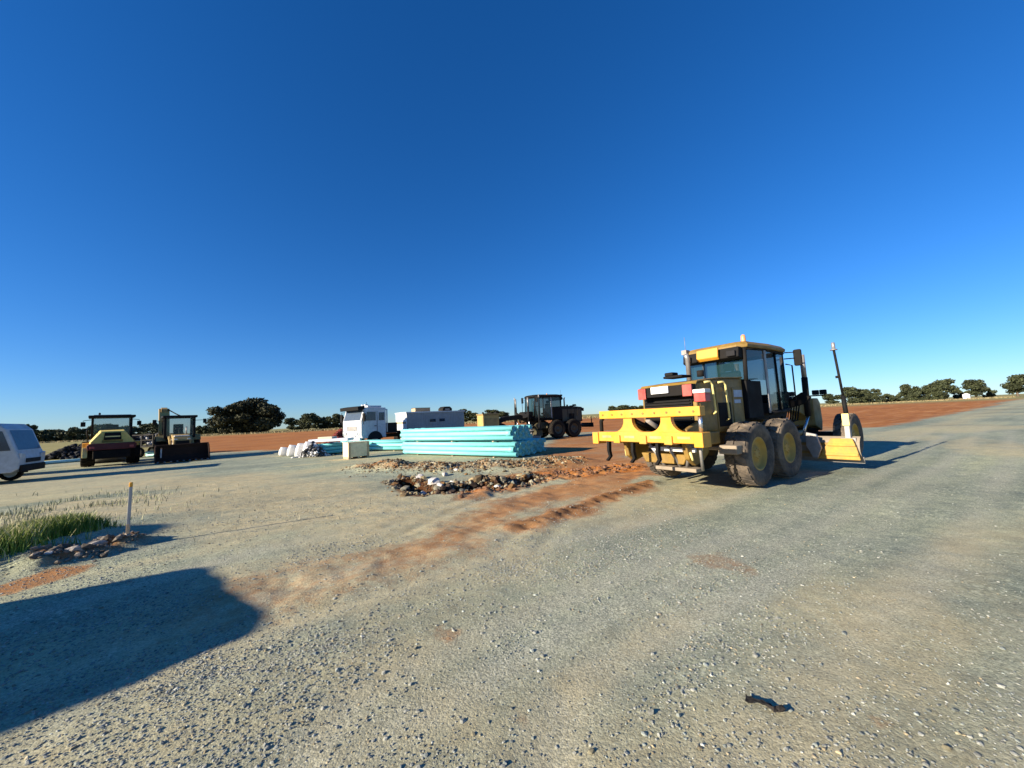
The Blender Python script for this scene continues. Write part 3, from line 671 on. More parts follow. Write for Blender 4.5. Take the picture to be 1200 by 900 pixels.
    # drawbar, circle, moldboard
    MB().tube([(5.3, 0, .78), (3.4, .5, .86), (2.5, .62, .86)], .08, 8).tube([(5.3, 0, .78), (3.4, -.5, .86), (2.5, -.62, .86)], .08, 8).tube([(3.3, -.5, .86), (3.3, .5, .86)], .08, 8).build('drawbar', body, g)
    m_ = MB().lathe([(.78, .66), (.80, .66), (.80, .76), (.66, .76), (.66, .66), (.78, .66)], (2.55, 0, 0), 'z', 40, False).box(2.2, 2.75, -.62, -.45, .3, .68).box(2.2, 2.75, .45, .62, .3, .68)
    m_.box(2.45, 2.65, -.66, .66, .68, .74).build('circle', STEEL, g)
    ya, yb = -1.98, 1.75
    arc = [(2.72+.36-.36*cos(t)-.10, .55+.33*sin(t)) for t in np.linspace(-1.0, 1.0, 11)]
    arc2 = [(x-.03, z) for x, z in arc[::-1]]
    mb_ = MB().prism(arc+arc2, ya, yb).build('moldboard', DIRTM if ripper else OLIVE_SHADE, g)  # dirty steel, kept dull to suggest the blade's shaded length
    if ripper:
        MB().prism([(-1.99, .27), (-1.14, .27), (-1.20, .38), (-1.42, .72), (-1.46, .79), (-1.88, .79), (-1.94, .58)], 2.50, 2.56, 'x').box(2.47, 2.50, -1.93, -1.38, .60, .66).box(2.47, 2.50, -1.96, -1.24, .36, .43).build('lit_end_patch', PLATEY, mb_, .012)  # yellow trapezoid stands in for the sunlit end of the blade
        MB().prism([(-1.0, .95), (-1.22, .90), (-1.30, .55), (-1.20, .30), (-1.10, .30), (-.98, .6)], 2.34, 2.42, 'x').build('blade_link', STEEL, g, .015)
    e0 = arc[0]
    MB().prism([(e0[0]-.02, .17), (e0[0]+.03, .17), (e0[0]-.0, .33), (e0[0]-.05, .33)], ya-.02, yb+.02).build('cutting_edge', STEEL, mb_)
    for z in (.42, .64): MB().box(2.565, 2.61, ya+.1, yb-.1, z-.035, z+.035).build('rail', YEL_SHADE if ripper else OLIVE_SHADE, mb_)
    for y in (1.2, 1.65): MB().prism([(2.60, .28), (2.52, .34), (2.52, .68), (2.62, .78), (2.64, .6)], y-.025, y+.025).build('rib', YEL_SHADE if ripper else OLIVE_SHADE, mb_)
    for side in masts:
        s = -1 if side == 'right' else 1
        yb_ = ya+.20 if s < 0 else yb-.15
        br = MB().prism([(2.62, .70), (2.76, .70), (2.72, 1.40), (2.66, 1.40)], yb_-.045, yb_+.065).box(2.62, 2.76, yb_-.14, yb_+.16, .70, .80).build('mast_bracket', STEEL if ripper else BLK, g, .01)
        MB().box(2.61, 2.635, yb_-.06, yb_+.08, 1.10, 1.40).build('bracket_plate', PALEY if ripper else BLK, br, .008)
        MB().tube([(2.70, yb_, 1.25), (2.70, yb_+.02, 1.85)], .05, 10).tube([(2.70, yb_+.02, 1.85), (2.70, yb_+.09, 3.05)], .028, 8).tube([(2.70, yb_+.085, 2.3), (2.70, yb_+.085, 2.36)], .04, 8).build('mast', BLK, br)
        MB().lathe([(.001, 3.22), (.035, 3.22), (.04, 3.16), (.04, 3.05), (.075, 3.045), (.075, 3.02), (.001, 3.02)], (2.70, yb_+.09, 0), 'z', 14).build('antenna', STEEL, br)
    # hoses
    for k in range(5):
        y = -.5+.06*k
        MB().tube([(2.3, y, 1.5), (2.6, y-.1, 1.2+.05*k), (2.95, y-.15, 1.25), (3.05, y-.2, 1.7)], .018, 6).build('hose', RUBD, g)
    MB().prism([(1.0, .70), (1.9, .78), (2.2, 1.05), (1.8, 1.30), (1.0, 1.22)], -.3, .3).build('articulation_joint', rearbody, g, .03)
    if not ripper:
        MB().box(-3.0, -2.05, -.5, .5, .78, .9).box(-3.1, -3.0, -.7, .7, .65, 1.0).box(-3.08, -3.02, .5, .56, 1.0, 1.5).build('rear_hitch', BLK, g, .01)
        return g
    # ripper
    X = -2.92
    rip = MB().box(X-.09, X+.09, -1.27, 1.12, 1.56, 1.735).build('ripper_upper_beam', YEL, g, .012)
    for k in range(9):
        y = -1.15+.27*k; MB().tube([(X-.088, y, 1.645), (X-.105, y, 1.645)], .022, 6).build('bolt', YEL_SHADE, rip)
    lb = MB().box(X-.10, X+.10, -1.22, 1.20, 1.06, 1.27)
    lo = lb.build('ripper_lower_beam', YEL, g, .012)
    for y in (-1.22, -.62, -.05, .62, 1.24):
        e = abs(y) > 1
        MB().box(X-.14, X+.14, y-.085, y+.085, 1.03 if not e else 1.0, 1.265 if e else 1.20).build('shank_socket', YEL, lo, .012)
    for y in (-.93, -.33, .30, .92): MB().box(X-.104, X-.1, y-.13, y+.13, 1.14, 1.19).build('slot', ORG, lo)
    for y in (.36, -.55):
        n = 8; L_ = [(y-.11, 1.565)]
        for k in range(n+1):
            t = k/n*pi/2; L_.append((y-.11-.26*(1-cos(t)), 1.565-.05-.25*sin(t)*.98))
        R_ = [(2*y-a, b) for a, b in L_[::-1]]
        MB().prism(L_+R_, X-.05, X+.05, 'x').build('gusset', YEL, g, .01)
    for y in (.96, .30, -.30):
        MB().loft([[(X-.03, y-.03, 1.1), (X+.05, y-.03, 1.1), (X+.05, y+.03, 1.1), (X-.03, y+.03, 1.1)],
                   [(X-.05, y-.03, .85), (X+.03, y-.03, .85), (X+.03, y+.03, .85), (X-.05, y+.03, .85)],
                   [(X-.01, y-.03, .72), (X+.06, y-.03, .72), (X+.06, y+.03, .72), (X-.01, y+.03, .72)],
                   [(X-.11, y-.03, .64), (X-.06, y-.03, .62), (X-.06, y+.03, .62), (X-.11, y+.03, .64)]]).build('ripper_shank', BLK, g)
    MB().tube([(X+.02, 1.1, 1.6), (X+.05, 1.2, 1.5), (X+.05, 1.2, 1.22)], .045, 8).build('stay', BLK, g)
    MB().tube([(X+.02, -1.20, 1.57), (X+.02, -1.20, 1.27)], .035, 10).build('support_rod', CHROME, g)
    for y in (-.5, .28):
        MB().tube([(X+.1, y, 1.16), (-2.1, y, .86)], .06, 8).build('lift_link', BLK, g)
        MB().tube([(X+.05, y+.08, 1.55), (-2.05, y+.08, 1.24)], .055, 8).build('upper_link', BLK, g)
    MB().tube([(X+.04, -.08, 1.5), (-2.4, -.08, 1.25)], .05, 10).tube([(-2.4, -.08, 1.25), (-2.02, -.08, 1.05)], .07, 10).build('ripper_cylinder', STEEL, g)
    MB().box(-2.52, -2.46, -.82, .12, .85, .93).build('reflector_strip', WHTD, g, .006)
    for y0, y1 in ((.18, -.05), (-.25, -.40), (-.75, -.52), (-.95, -.85)):
        MB().tube([(-2.55, y0, 1.0), (-2.45, (y0+y1)/2, .75), (-2.35, y1, .5)], .032, 6).build('strut', STEEL, g)
    MB().box(-2.5, -2.2, -.80, .1, .46, .53).build('tow_plate', DIRTM, g, .01)
    MB().prism([(-.5, .58), (.4, .58), (.5, .78), (-.6, .78)], -2.42, -2.15, 'x').build('belly_plate', YEL_SHADE, g, .02)
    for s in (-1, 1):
        MB().prism([(-2.62, 1.30), (-2.70, 1.05), (-2.62, .72), (-2.4, .58), (-2.1, .66), (-1.9, .8), (-1.9, 1.35), (-2.2, 1.42)], s*.66, s*.76).build('side_plate', YEL_SHADE, g, .02)
        MB().tube([(-2.6, s*.77, .86), (-2.56, s*.79, .7)], .025, 6).build('hook', PALEY, g)
        MB().tube([(-2.25, s*.77, 1.0), (-2.22, s*.79, .86)], .025, 6).build('hook', PALEY, g)
    MB().box(-2.15, -1.5, -.80, -.55, .95, 1.2).build('battery_box', YEL_SHADE, g, .02)
    return g
GO = np.array((5.088, 9.426))
grader('large yellow motor grader with rear ripper parked on the gravel road edge', (GO[0], GO[1], hz(*GO)+.01), GH, YEL_SHADE, BLK, YEL_SHADE, RUB, RIMY)
g2 = dist_pt(652, 29.2)
hd2 = radians(240)
grader('dark dusty motor grader seen side on behind the right end of the pipe stack', (g2[0], g2[1], hz(*g2)+.01), hd2, DARKP, BLK, OLIVE_SHADE, RUBD, OLIVE_SHADE, ripper=False, masts=('right', 'left'))  # dark body colours stand in for a yellow machine seen in shade

# ------------------------------------------------------------------ roller
def roller(loc, head):
    g = thing('soil_roller', 'yellow road roller with dark red bumper seen from its rear left of the backhoe', 'roller', loc, pi/2-head)
    # hood: chamfered, sloping to the rear (-x)
    def ring(x, zt, w, z0=1.15): return [(x, -w, z0), (x, w, z0), (x, w, z0+.25), (x, w*.55, zt), (x, -w*.55, zt), (x, -w, z0+.25)]
    hood = MB().loft([ring(-2.34, 1.93, .84), ring(-2.28, 2.0, .88), ring(-.9, 2.08, .92), ring(-.4, 2.08, .92)]).build('hood', ROLY, g, .03)
    m_ = MB().prism([(-.36, 1.5), (.36, 1.5), (.32, 1.92), (-.32, 1.92)], -2.38, -2.30, 'x').build('hood_vent', BLK, hood, .01)
    MB().box(-2.41, -2.382, -.30, .30, 1.66, 1.72).build('vent_bar', PALEY, hood)
    MB().prism([(-.95, .95), (.95, .95), (1.0, 1.2), (.9, 1.32), (-.9, 1.32), (-1.0, 1.2)], -2.5, -2.2, 'x').build('bumper', REDP, g, .03)
    MB().box(-2.3, .4, -.55, .55, .55, 1.16).build('rear_frame', DARKP, g, .03)
    for s in (-1, 1):
        MB().box(-2.54, -2.505, s*.78-.09, s*.78+.09, 1.04, 1.16).build('tail_lamp', RED, g, .01)
        MB().box(-2.30, -2.24, s*.62-.07, s*.62+.07, 1.52, 1.60).build('work_lamp', GALV, hood, .01)
    for k in range(4): MB().box(-2.352, -2.342, -.42, .42, 1.36+k*.035, 1.38+k*.035).build('louvre', BLK, hood)
    MB().tube([(-1.9, .94, 1.42), (-1.9, 1.02, 2.0), (-.6, 1.02, 2.15), (-.6, .94, 1.6)], .022, 6).build('handrail', BLK, g)
    MB().box(-2.42, -1.9, -.75, .75, .45, .95).build('counterweight', RUBD, g, .05)
    for s in (-1, 1):
        wheel(g, (-1.0, s*.92, .74), .74, .55, YEL_SHADE, RUBD, .45, side=s)
        MB().prism([(-1.8, 1.1), (-1.7, 1.35), (-.4, 1.45), (-.2, 1.25), (-.3, 1.18), (-.5, 1.36), (-1.6, 1.28)], s*.70, s*1.16).build('fender', YEL, g, .01)
    MB().box(-.5, 1.0, -.78, .78, .95, 1.62).build('cab_base', DARKP, g, .03)
    cab = MB()
    for s in (-1, 1):
        for x in (-.42, .45, 1.0): cab.box(x-.05, x+.05, s*.82-.05, s*.82+.05, 1.6, 2.88)
        cab.box(-.47, 1.05, s*.82-.04, s*.82+.04, 1.58, 1.68)
    cab.box(-.47, -.37, -.82, .82, 1.6, 1.7); cab.box(.95, 1.05, -.82, .82, 1.6, 1.7)
    c_ = cab.build('cab', BLK, g, .01)
    r_ = MB().box(-.62, 1.2, -1.0, 1.0, 2.84, 2.99).build('roof', BLK, c_, .04)
    MB().box(-.5, 1.0, -.8, .8, 2.99, 3.02).build('roof_panel', GALV, r_, .01)
    MB().lathe([(.05, 2.99), (.05, 3.12), (.001, 3.16)], (-.4, .55, 0), 'z', 10).build('beacon', INT, r_)
    m_ = MB()
    for s in (-1, 1): m_.add([(-.37, s*.82, 1.68), (.95, s*.82, 1.68), (.95, s*.82, 2.84), (-.37, s*.82, 2.84)], [(0, 1, 2, 3)])
    m_.add([(-.42, -.77, 1.7), (-.42, .77, 1.7), (-.42, .77, 2.84), (-.42, -.77, 2.84)], [(0, 1, 2, 3)])
    m_.add([(1.0, -.77, 1.7), (1.0, .77, 1.7), (1.0, .77, 2.84), (1.0, -.77, 2.84)], [(0, 1, 2, 3)])
    panes('window', m_, glass_mat('green_glass', (.10, .18, .16), .3), c_)
    MB().box(-.05, .4, -.28, .28, 1.6, 1.95).box(-.12, .02, -.28, .28, 1.95, 2.42).build('seat', INT, c_, .04)
    MB().prism([(.6, 1.6), (.8, 1.6), (.75, 2.3), (.66, 2.3)], -.12, .12).build('steering_column', INT, c_)
    for s in (-1, 1):
        MB().tube([(.2, s*.86, 2.75), (.2, s*1.2, 2.7), (.2, s*1.2, 2.6)], .018, 6).build('mirror_arm', BLK, c_)
        MB().box(.14, .2, s*1.2-.10, s*1.2+.10, 2.34, 2.62).build('mirror', BLK, c_, .02)
    MB().lathe([(.001, -.95), (.75, -.95), (.75, .95), (.001, .95)], (2.6, 0, .75), 'y', 36).build('drum', STEEL, g)
    MB().box(1.0, 3.6, 1.0, 1.12, .6, .95).box(1.0, 3.6, -1.12, -1.0, .6, .95).box(3.5, 3.6, -1.0, 1.0, .6, .95).box(1.0, 1.3, -1.0, 1.0, .6, .95).build('drum_frame', YEL_SHADE, g, .02)
    MB().box(-2.25, -1.6, .95, 1.15, .55, 1.12).build('step_box', PALEY, g, .02)
    return g
rp_ = gp(131, 545); roller((rp_[0]-1.0, rp_[1]+.85, hz(*rp_)), radians(-48))

# ------------------------------------------------------------------ backhoe loader
def backhoe(loc, head):
    g = thing('backhoe_loader', 'dirty yellow backhoe loader with wide front bucket down and arm raised behind its cab', 'backhoe', loc, pi/2-head)
    prof = [(2.75, .12), (2.45, .05), (2.05, .12), (1.85, .40), (1.85, .85), (1.98, 1.06), (2.02, 1.04), (1.92, .84), (1.92, .42), (2.1, .19), (2.45, .12), (2.75, .16)]
    bu = MB().prism([(2.78, .08), (2.45, .05), (2.05, .12), (1.85, .40), (1.85, .85), (1.98, 1.06), (2.3, .95), (2.55, .6)], -1.22, -1.17).prism([(2.78, .08), (2.45, .05), (2.05, .12), (1.85, .40), (1.85, .85), (1.98, 1.06), (2.3, .95), (2.55, .6)], 1.17, 1.22).prism(prof, -1.17, 1.17)
    b_ = bu.build('bucket', BUCK, g)
    m_ = MB()
    for k in range(9): m_.prism([(2.7, .06), (2.92, .08), (2.7, .14)], -1.1+k*.275-.04, -1.1+k*.275+.04)
    m_.build('tooth', STEEL, b_)
    for s in (-1, 1):
        MB().prism([(1.86, .45), (1.9, .7), (1.3, 1.25), (.2, 1.55), (.2, 1.4), (1.2, 1.05)], s*.52-.05, s*.52+.05).build('loader_arm', MUDY, g, .01)
        MB().tube([(1.9, s*.4, .85), (1.0, s*.4, 1.35)], .05, 8).build('bucket_cylinder', STEEL, g)
        wheel(g, (1.15, s*.82, .48), .48, .32, MUDY, RUBD, .5, side=s, lugs=16)
        wheel(g, (-1.05, s*.86, .75), .75, .45, MUDY, RUBD, .5, side=s)
        MB().prism([(-1.9, 1.3), (-1.6, 1.6), (-.5, 1.6), (-.15, 1.25), (-.25, 1.22), (-.55, 1.5), (-1.55, 1.5)], s*.62, s*1.08).build('fender', MUDY, g, .01)
    hood = MB().prism([(.05, .9), (1.75, .85), (1.78, 1.3), (1.6, 1.48), (.05, 1.66)], -.42, .42).build('hood', MUDY, g, .05)
    MB().box(1.0, 1.55, -.36, .36, 1.50, 1.56, Matrix.Rotation(0, 4, 'X')).build('hood_top', WHTD, hood, .02)
    MB().box(1.781, 1.80, -.32, .32, .92, 1.25).build('grille', BLK, hood)
    for s in (-1, 1): MB().box(1.76, 1.80, s*.30-.07, s*.30+.07, 1.3, 1.38).build('headlight', GALV, hood, .01)
    MB().box(-2.0, 1.6, -.4, .4, .5, .95).build('chassis', DARKP, g, .02)
    cab = MB().box(-1.4, .05, -.62, .62, .95, 1.55)
    for s in (-1, 1):
        for x in (-1.45, -.75, .05): cab.box(x-.08, x+.08, s*.70-.06, s*.70+.06, 1.4, 2.72)
        cab.box(-1.5, .1, s*.70-.05, s*.70+.05, 1.4, 1.52)
    c_ = cab.build('cab', BLK, g, .01)
    MB().box(-1.62, .3, -.84, .84, 2.68, 2.83).build('roof', BLK, c_, .04)
    for s in (-1, 1):
        MB().box(.30, .36, s*.55-.1, s*.55+.1, 2.66, 2.76).build('work_lamp', INT, c_, .01)
        MB().tube([(.1, s*.75, 2.5), (.3, s*1.15, 2.5)], .018, 6).build('mirror_arm', BLK, c_)
        MB().box(.28, .34, s*1.2-.09, s*1.2+.09, 2.3, 2.58).build('mirror', BLK, c_, .02)
    m_ = MB()
    for s in (-1, 1): m_.add([(-1.4, s*.70, 1.5), (.02, s*.70, 1.5), (.02, s*.70, 2.68), (-1.4, s*.70, 2.68)], [(0, 1, 2, 3)])
    m_.add([(.07, -.65, 1.5), (.07, .65, 1.5), (.07, .65, 2.68), (.07, -.65, 2.68)], [(0, 1, 2, 3)])
    m_.add([(-1.47, -.65, 1.5), (-1.47, .65, 1.5), (-1.47, .65, 2.68), (-1.47, -.65, 2.68)], [(0, 1, 2, 3)])
    panes('window', m_, bpy.data.materials['green_glass'], c_)
    MB().box(-1.0, -.5, -.25, .25, 1.55, 1.75).box(-1.05, -.92, -.25, .25, 1.75, 2.3).build('seat', INT, c_, .04)
    MB().tube([(-.2, 0, 1.5), (-.32, 0, 2.0)], .04, 8).lathe([(.2, 2.0), (.22, 2.02), (.2, 2.04), (.18, 2.02), (.2, 2.0)], (-.33, 0, 0), 'z', 16).build('steering_wheel', INT, c_)
    MB().tube([(.5, .28, 1.6), (.5, .28, 2.1)], .035, 8).build('exhaust_pipe', STEEL, g)
    # backhoe: boom folded up, slewed to the machine's right (left in view)
    y = -.62
    MB().box(-2.15, -1.9, -1.0, 1.0, .5, 1.0).box(-2.4, -2.1, y-.2, y+.2, .5, 1.2).build('rear_frame', DARKP, g, .02)
    boom = MB().prism([(-2.35, .9), (-2.1, 1.0), (-2.05, 1.9), (-2.4, 2.9), (-2.75, 3.42), (-2.95, 3.36), (-2.6, 2.75), (-2.35, 1.9)], y-.27, y+.27).build('boom', TANY, g, .02)
    MB().tube([(-2.1, y, 1.6), (-2.25, y, 2.7)], .06, 8).build('boom_cylinder', STEEL, boom)
    MB().prism([(-2.85, 3.5), (-2.55, 3.38), (-2.55, 3.2), (-3.3, 1.3), (-3.5, 1.35)], y-.16, y+.16).build('dipper_arm', MUDY, boom, .02)
    MB().prism([(-3.5, 1.4), (-3.2, 1.35), (-3.0, .9), (-3.2, .5), (-3.6, .55), (-3.3, .8)], y-.3, y+.3).build('digging_bucket', RUBD, boom, .01)
    MB().tube([(-2.75, y+.1, 3.42), (-2.2, y+.6, 3.0), (-1.7, y+.8, 2.85)], .035, 6).build('hose', RUBD, boom)
    for s in (-1, 1): MB().box(-2.3, -2.15, s*.95-.06, s*.95+.06, .15, 1.7).build('stabiliser_leg', MUDY, g, .02)
    return g
bh = gp(216, 541); backhoe((bh[0]-1.75, bh[1]+1.6, hz(*bh)), radians(134))

# ------------------------------------------------------------------ van
def van(label, loc, head):
    g = thing('parked_van', label, 'van', loc, pi/2-head)
    top = [(-2.6, .42), (2.35, .42), (2.52, .55), (2.55, .95), (2.44, 1.28), (2.14, 2.16), (1.9, 2.40), (-2.5, 2.46), (-2.62, 2.3)]
    rings = []
    for w, ins in ((-.97, .14), (-1.0, .0), (1.0, .0), (.97, .14)): pass
    def sec(y, k): return [(x*(1-k*.012), y, .42+(z-.42)*(1-k*.02)) for x, z in top]
    b_ = MB().loft([sec(-.99, 1), sec(-.95, 0), sec(.95, 0), sec(.99, 1)]).build('body', SILV, g, .07)
    for s in (-1, 1):
        y = s*.992
        MB().prism([(1.12, 1.30), (2.30, 1.30), (2.05, 2.08), (1.12, 2.12)], y, y+s*.012).build('side_window', GLB, b_)
        MB().prism([(.2, 1.30), (1.0, 1.30), (1.0, 2.05), (.2, 2.05)], y, y+s*.012).build('side_window', GLB, b_)
        MB().prism([(-2.2, 1.30), (.05, 1.30), (.05, 2.05), (-2.2, 2.05)], y, y+s*.012).build('side_window', GLB, b_)
        MB().prism([(1.02, .55), (1.05, .55), (1.05, 2.1), (1.02, 2.1)], y, y+s*.014).prism([(.98, 1.12), (1.3, 1.12), (1.3, 1.16), (.98, 1.16)], y, y+s*.03).build('door_trim', BLK, b_)
        for x in (-1.55, 1.65):
            wheel(g, (x, s*.86, .34), .34, .22, GALV, RUBD, .6, lugs=18, side=s, seg=28)
            MB().prism([(x+.42*cos(t), .34+.42*sin(t)) for t in np.linspace(-.1, pi+.1, 14)], y-s*.02, y+s*.008).build('wheel_arch', INT, b_)
        MB().tube([(1.75, s*1.0, 1.45), (1.85, s*1.15, 1.5)], .02, 6).box(1.78, 1.88, s*1.18-.10, s*1.18+.10, 1.38, 1.66).build('wing_mirror', BLK, b_, .02)
        MB().prism([(s*.60, .98), (s*.93, .95), (s*.93, 1.18), (s*.60, 1.12)], 2.46, 2.565, 'x').build('headlight', GALV, b_, .01)
    M_ = MB(); M_.add([(2.443, -.84, 1.31), (2.443, .84, 1.31), (2.166, .82, 2.12), (2.166, -.82, 2.12)], [(0, 1, 2, 3)])
    M_.build('windscreen', GLB, b_, fix=False)
    MB().box(2.50, 2.60, -.9, .9, .42, .70).build('bumper', BLK, b_, .03)
    MB().box(2.55, 2.575, -.55, .55, .78, .95).build('grille', INT, b_, .01)
    MB().box(-2.66, -2.60, -.9, .9, .42, .62).build('bumper', BLK, b_, .03)
    return g
vp = gp(27, 557); VH = radians(55); vd = np.array((sin(VH), cos(VH)))
vc = vp-vd*2.6+np.array((-vd[1], vd[0]))*.7
van('pale grey van at the left edge with its nose to the right', (vc[0], vc[1], hz(*vc)), VH)
VH2 = radians(58); vd = np.array((sin(VH2), cos(VH2))); v2 = gp(222, 549)-vd*(2.2/tan(radians(19))+1.4)
v2 = v2+np.array((-vd[1], vd[0]))*.95
dup(SC.objects['parked_van'], (v2[0], v2[1], hz(*v2)), pi/2-VH2, 'second pale grey van just outside the left edge nearer than the first')
# ------------------------------------------------------------------ the box truck beside the photographer (throws the near shadow)
def box_truck(label, loc, head):
    g = thing('box_truck', label, 'truck', loc, pi/2-head)
    n = 6; W = 1.18
    c = [(2.0, -W), (2.0, W)]
    MB().box(-2.9, 1.7, -W+.06, W-.06, .55, .78).build('chassis', DARKP, g, .02)
    rr = .35; plan = []
    for k in range(n+1): t = k/n*pi/2; plan.append((1.95-rr+rr*cos(t-pi/2)*1.0, -W+rr+rr*sin(t-pi/2)))
    plan += [(1.95, W-.05), (1.9, W), (-2.9, W), (-2.9, -W)]
    MB().loft([[(x, y, .78) for x, y in plan], [(x, y, 2.25) for x, y in plan], [(x*.99, y*.98, 2.3) for x, y in plan]]).build('box_body', WHT, g, .02)
    for s in (-1, 1):
        for x in (-1.9, 1.2): wheel(g, (x, s*.95, .42), .42, .28, GALV, RUBD, .55, lugs=18, side=s, seg=24)
        MB().box(-2.95, -2.9, s*.9-.12, s*.9+.12, .8, 1.0).build('tail_lamp', RED, g, .01)
    return g
SAZ = radians(59); SEL = radians(19)
Lsh = 2.28/tan(SEL)
s1 = gp(226, 657); s2 = gp(345, 738); sd = np.array((sin(SAZ), cos(SAZ)))
A1 = s1-sd*Lsh; A2 = s2-sd*Lsh
ed = (A2-A1)/np.linalg.norm(A2-A1); hv = np.array((-ed[1], ed[0])); hv = hv if hv@sd > 0 else -hv
mc = (A1+A2)/2-hv*1.95
box_truck('white box truck standing just out of the picture on the left', (mc[0], mc[1], 0), atan2(hv[0], hv[1]))

# ------------------------------------------------------------------ white truck, tank, shed, cabinet
def service_truck(loc, head):
    g = thing('white_truck', 'white cab over truck with black roof visor behind the low pipe stack', 'truck', loc, pi/2-head)
    b_ = MB().prism([(-.1, .75), (1.75, .75), (1.85, 1.0), (1.85, 1.95), (1.62, 2.75), (1.5, 2.85), (-.1, 2.85)], -1.15, 1.15).build('cab', WHT2, g, .06)
    for s in (-1, 1):
        y = s*1.152
        MB().prism([(.75, 1.95), (1.62, 1.95), (1.42, 2.55), (.75, 2.55)], y, y+s*.012).build('side_window', GLB, b_)
        MB().prism([(.05, 1.95), (.5, 1.95), (.5, 2.5), (.05, 2.5)], y, y+s*.012).build('side_window', GLB, b_)
        MB().prism([(.62, .9), (.65, .9), (.65, 2.6), (.62, 2.6)], y, y+s*.008).prism([(.7, 1.55), (.86, 1.55), (.86, 1.6), (.7, 1.6)], y, y+s*.03).build('door_trim', BLK, b_)
        MB().prism([(.8+.6*cos(t), .62+.6*sin(t)) for t in np.linspace(.1, pi-.1, 14)], y-s*.02, y+s*.01).build('wheel_arch', INT, b_)
        wheel(g, (.8, s*1.0, .5), .5, .3, WHTD, RUBD, .55, lugs=18, side=s, seg=28)
        wheel(g, (-2.9, s*.95, .5), .5, .5, WHTD, RUBD, .55, lugs=18, side=s, seg=28)
        MB().tube([(1.6, s*1.15, 2.6), (1.8, s*1.35, 2.6), (1.8, s*1.35, 1.7)], .02, 6).box(1.74, 1.84, s*1.38-.12, s*1.38+.12, 1.9, 2.45).build('mirror', BLK, b_, .02)
        MB().box(1.86, 1.9, s*.85-.16, s*.85+.16, 1.0, 1.2).build('headlight', GALV, b_, .02)
    M_ = MB(); M_.add([(1.865, -1.02, 2.0), (1.865, 1.02, 2.0), (1.66, .98, 2.7), (1.66, -.98, 2.7)], [(0, 1, 2, 3)]); M_.build('windscreen', GLB, b_, fix=False)
    MB().prism([(1.58, 2.72), (2.05, 2.66), (2.08, 2.9), (1.55, 2.98)], -1.12, 1.12).build('roof_visor', BLK, b_, .02)
    MB().box(.1, 1.2, -.9, .9, 2.87, 3.0).build('roof_pod', WHT2, b_, .03)
    for y in (-.55, -.2): MB().box(.5, .75, y-.1, y+.1, 3.0, 3.14).build('roof_lamp', GALV, b_, .02)
    MB().tube([(.2, -.8, 3.0), (.2, -.8, 3.35)], .012, 5).build('antenna', BLK, b_)
    MB().box(1.8, 1.98, -1.12, 1.12, .5, .82).build('bumper', WHTD, g, .03)
    MB().box(1.86, 1.885, -.6, .6, 1.3, 1.6).build('grille', STEEL, b_, .01)
    for s in (-1, 1): MB().tube([(1.98, s*.7, .85), (2.06, s*.7, 1.0), (2.06, s*.7, 1.35)], .03, 6).build('bull_bar', GALV, g)
    MB().box(-4.0, .0, -.45, .45, .7, .95).build('chassis', DARKP, g, .02)
    MB().box(-4.1, -.25, -1.15, 1.15, 1.0, 1.12).build('tray', DARKP, g, .02)
    MB().tube([(-.2, -1.1, 1.1), (-.2, -1.1, 2.7), (-.2, 1.1, 2.7), (-.2, 1.1, 1.1)], .05, 6).build('headboard', WHT2, g)
    MB().box(-1.3, -.45, -.8, .8, 1.12, 1.75).build('tool_box', DARKP, g, .03)
    return g
tp = dist_pt(440, 27.5); TH = radians(216)
service_truck((tp[0], tp[1], hz(*tp)), TH)
sp = dist_pt(505, 31.5); SR = radians(38)
g = thing('site_shed', 'site shed with side wall greyed as shade, white brown banded end and two small dark windows', 'shed', (sp[0], sp[1], hz(*sp)), SR)
w_ = MB().box(-2.55, 2.55, -1.1, 1.1, .15, 2.42)
for k in range(33): w_.box(-2.5+k*.15, -2.42+k*.15, -1.115, -1.1, .25, 2.3)
wl = w_.build('wall', GREYB, g)  # long side given a darker grey as its shade; lit end stays white
MB().box(-2.565, -2.552, -1.1, 1.1, .15, 2.42).build('end_wall', WHT, g)
MB().box(-2.62, 2.62, -1.18, 1.18, 2.42, 2.52).build('roof', PALEG, g, .01)
for x0, x1 in ((-.62, -.12), (.22, .7)):
    f_ = MB().box(x0, x1, -1.135, -1.117, 1.68, 1.9).build('window', BLK, g, .005); MB().box(x0+.03, x1-.03, -1.14, -1.136, 1.71, 1.87).build('pane', GLB, f_)
MB().box(-2.59, -2.567, -1.02, 1.02, 1.62, 1.78).build('end_band', TIMB, g, .005)
MB().box(-2.585, -2.567, -.3, .3, .3, 1.1).build('end_hatch', WHTD, g, .005)
for x in (-2.2, 0, 2.2): MB().box(x-.12, x+.12, -1.0, 1.0, 0, .15).build('skid', DARKP, g)
shz = hz(*sp)+2.522
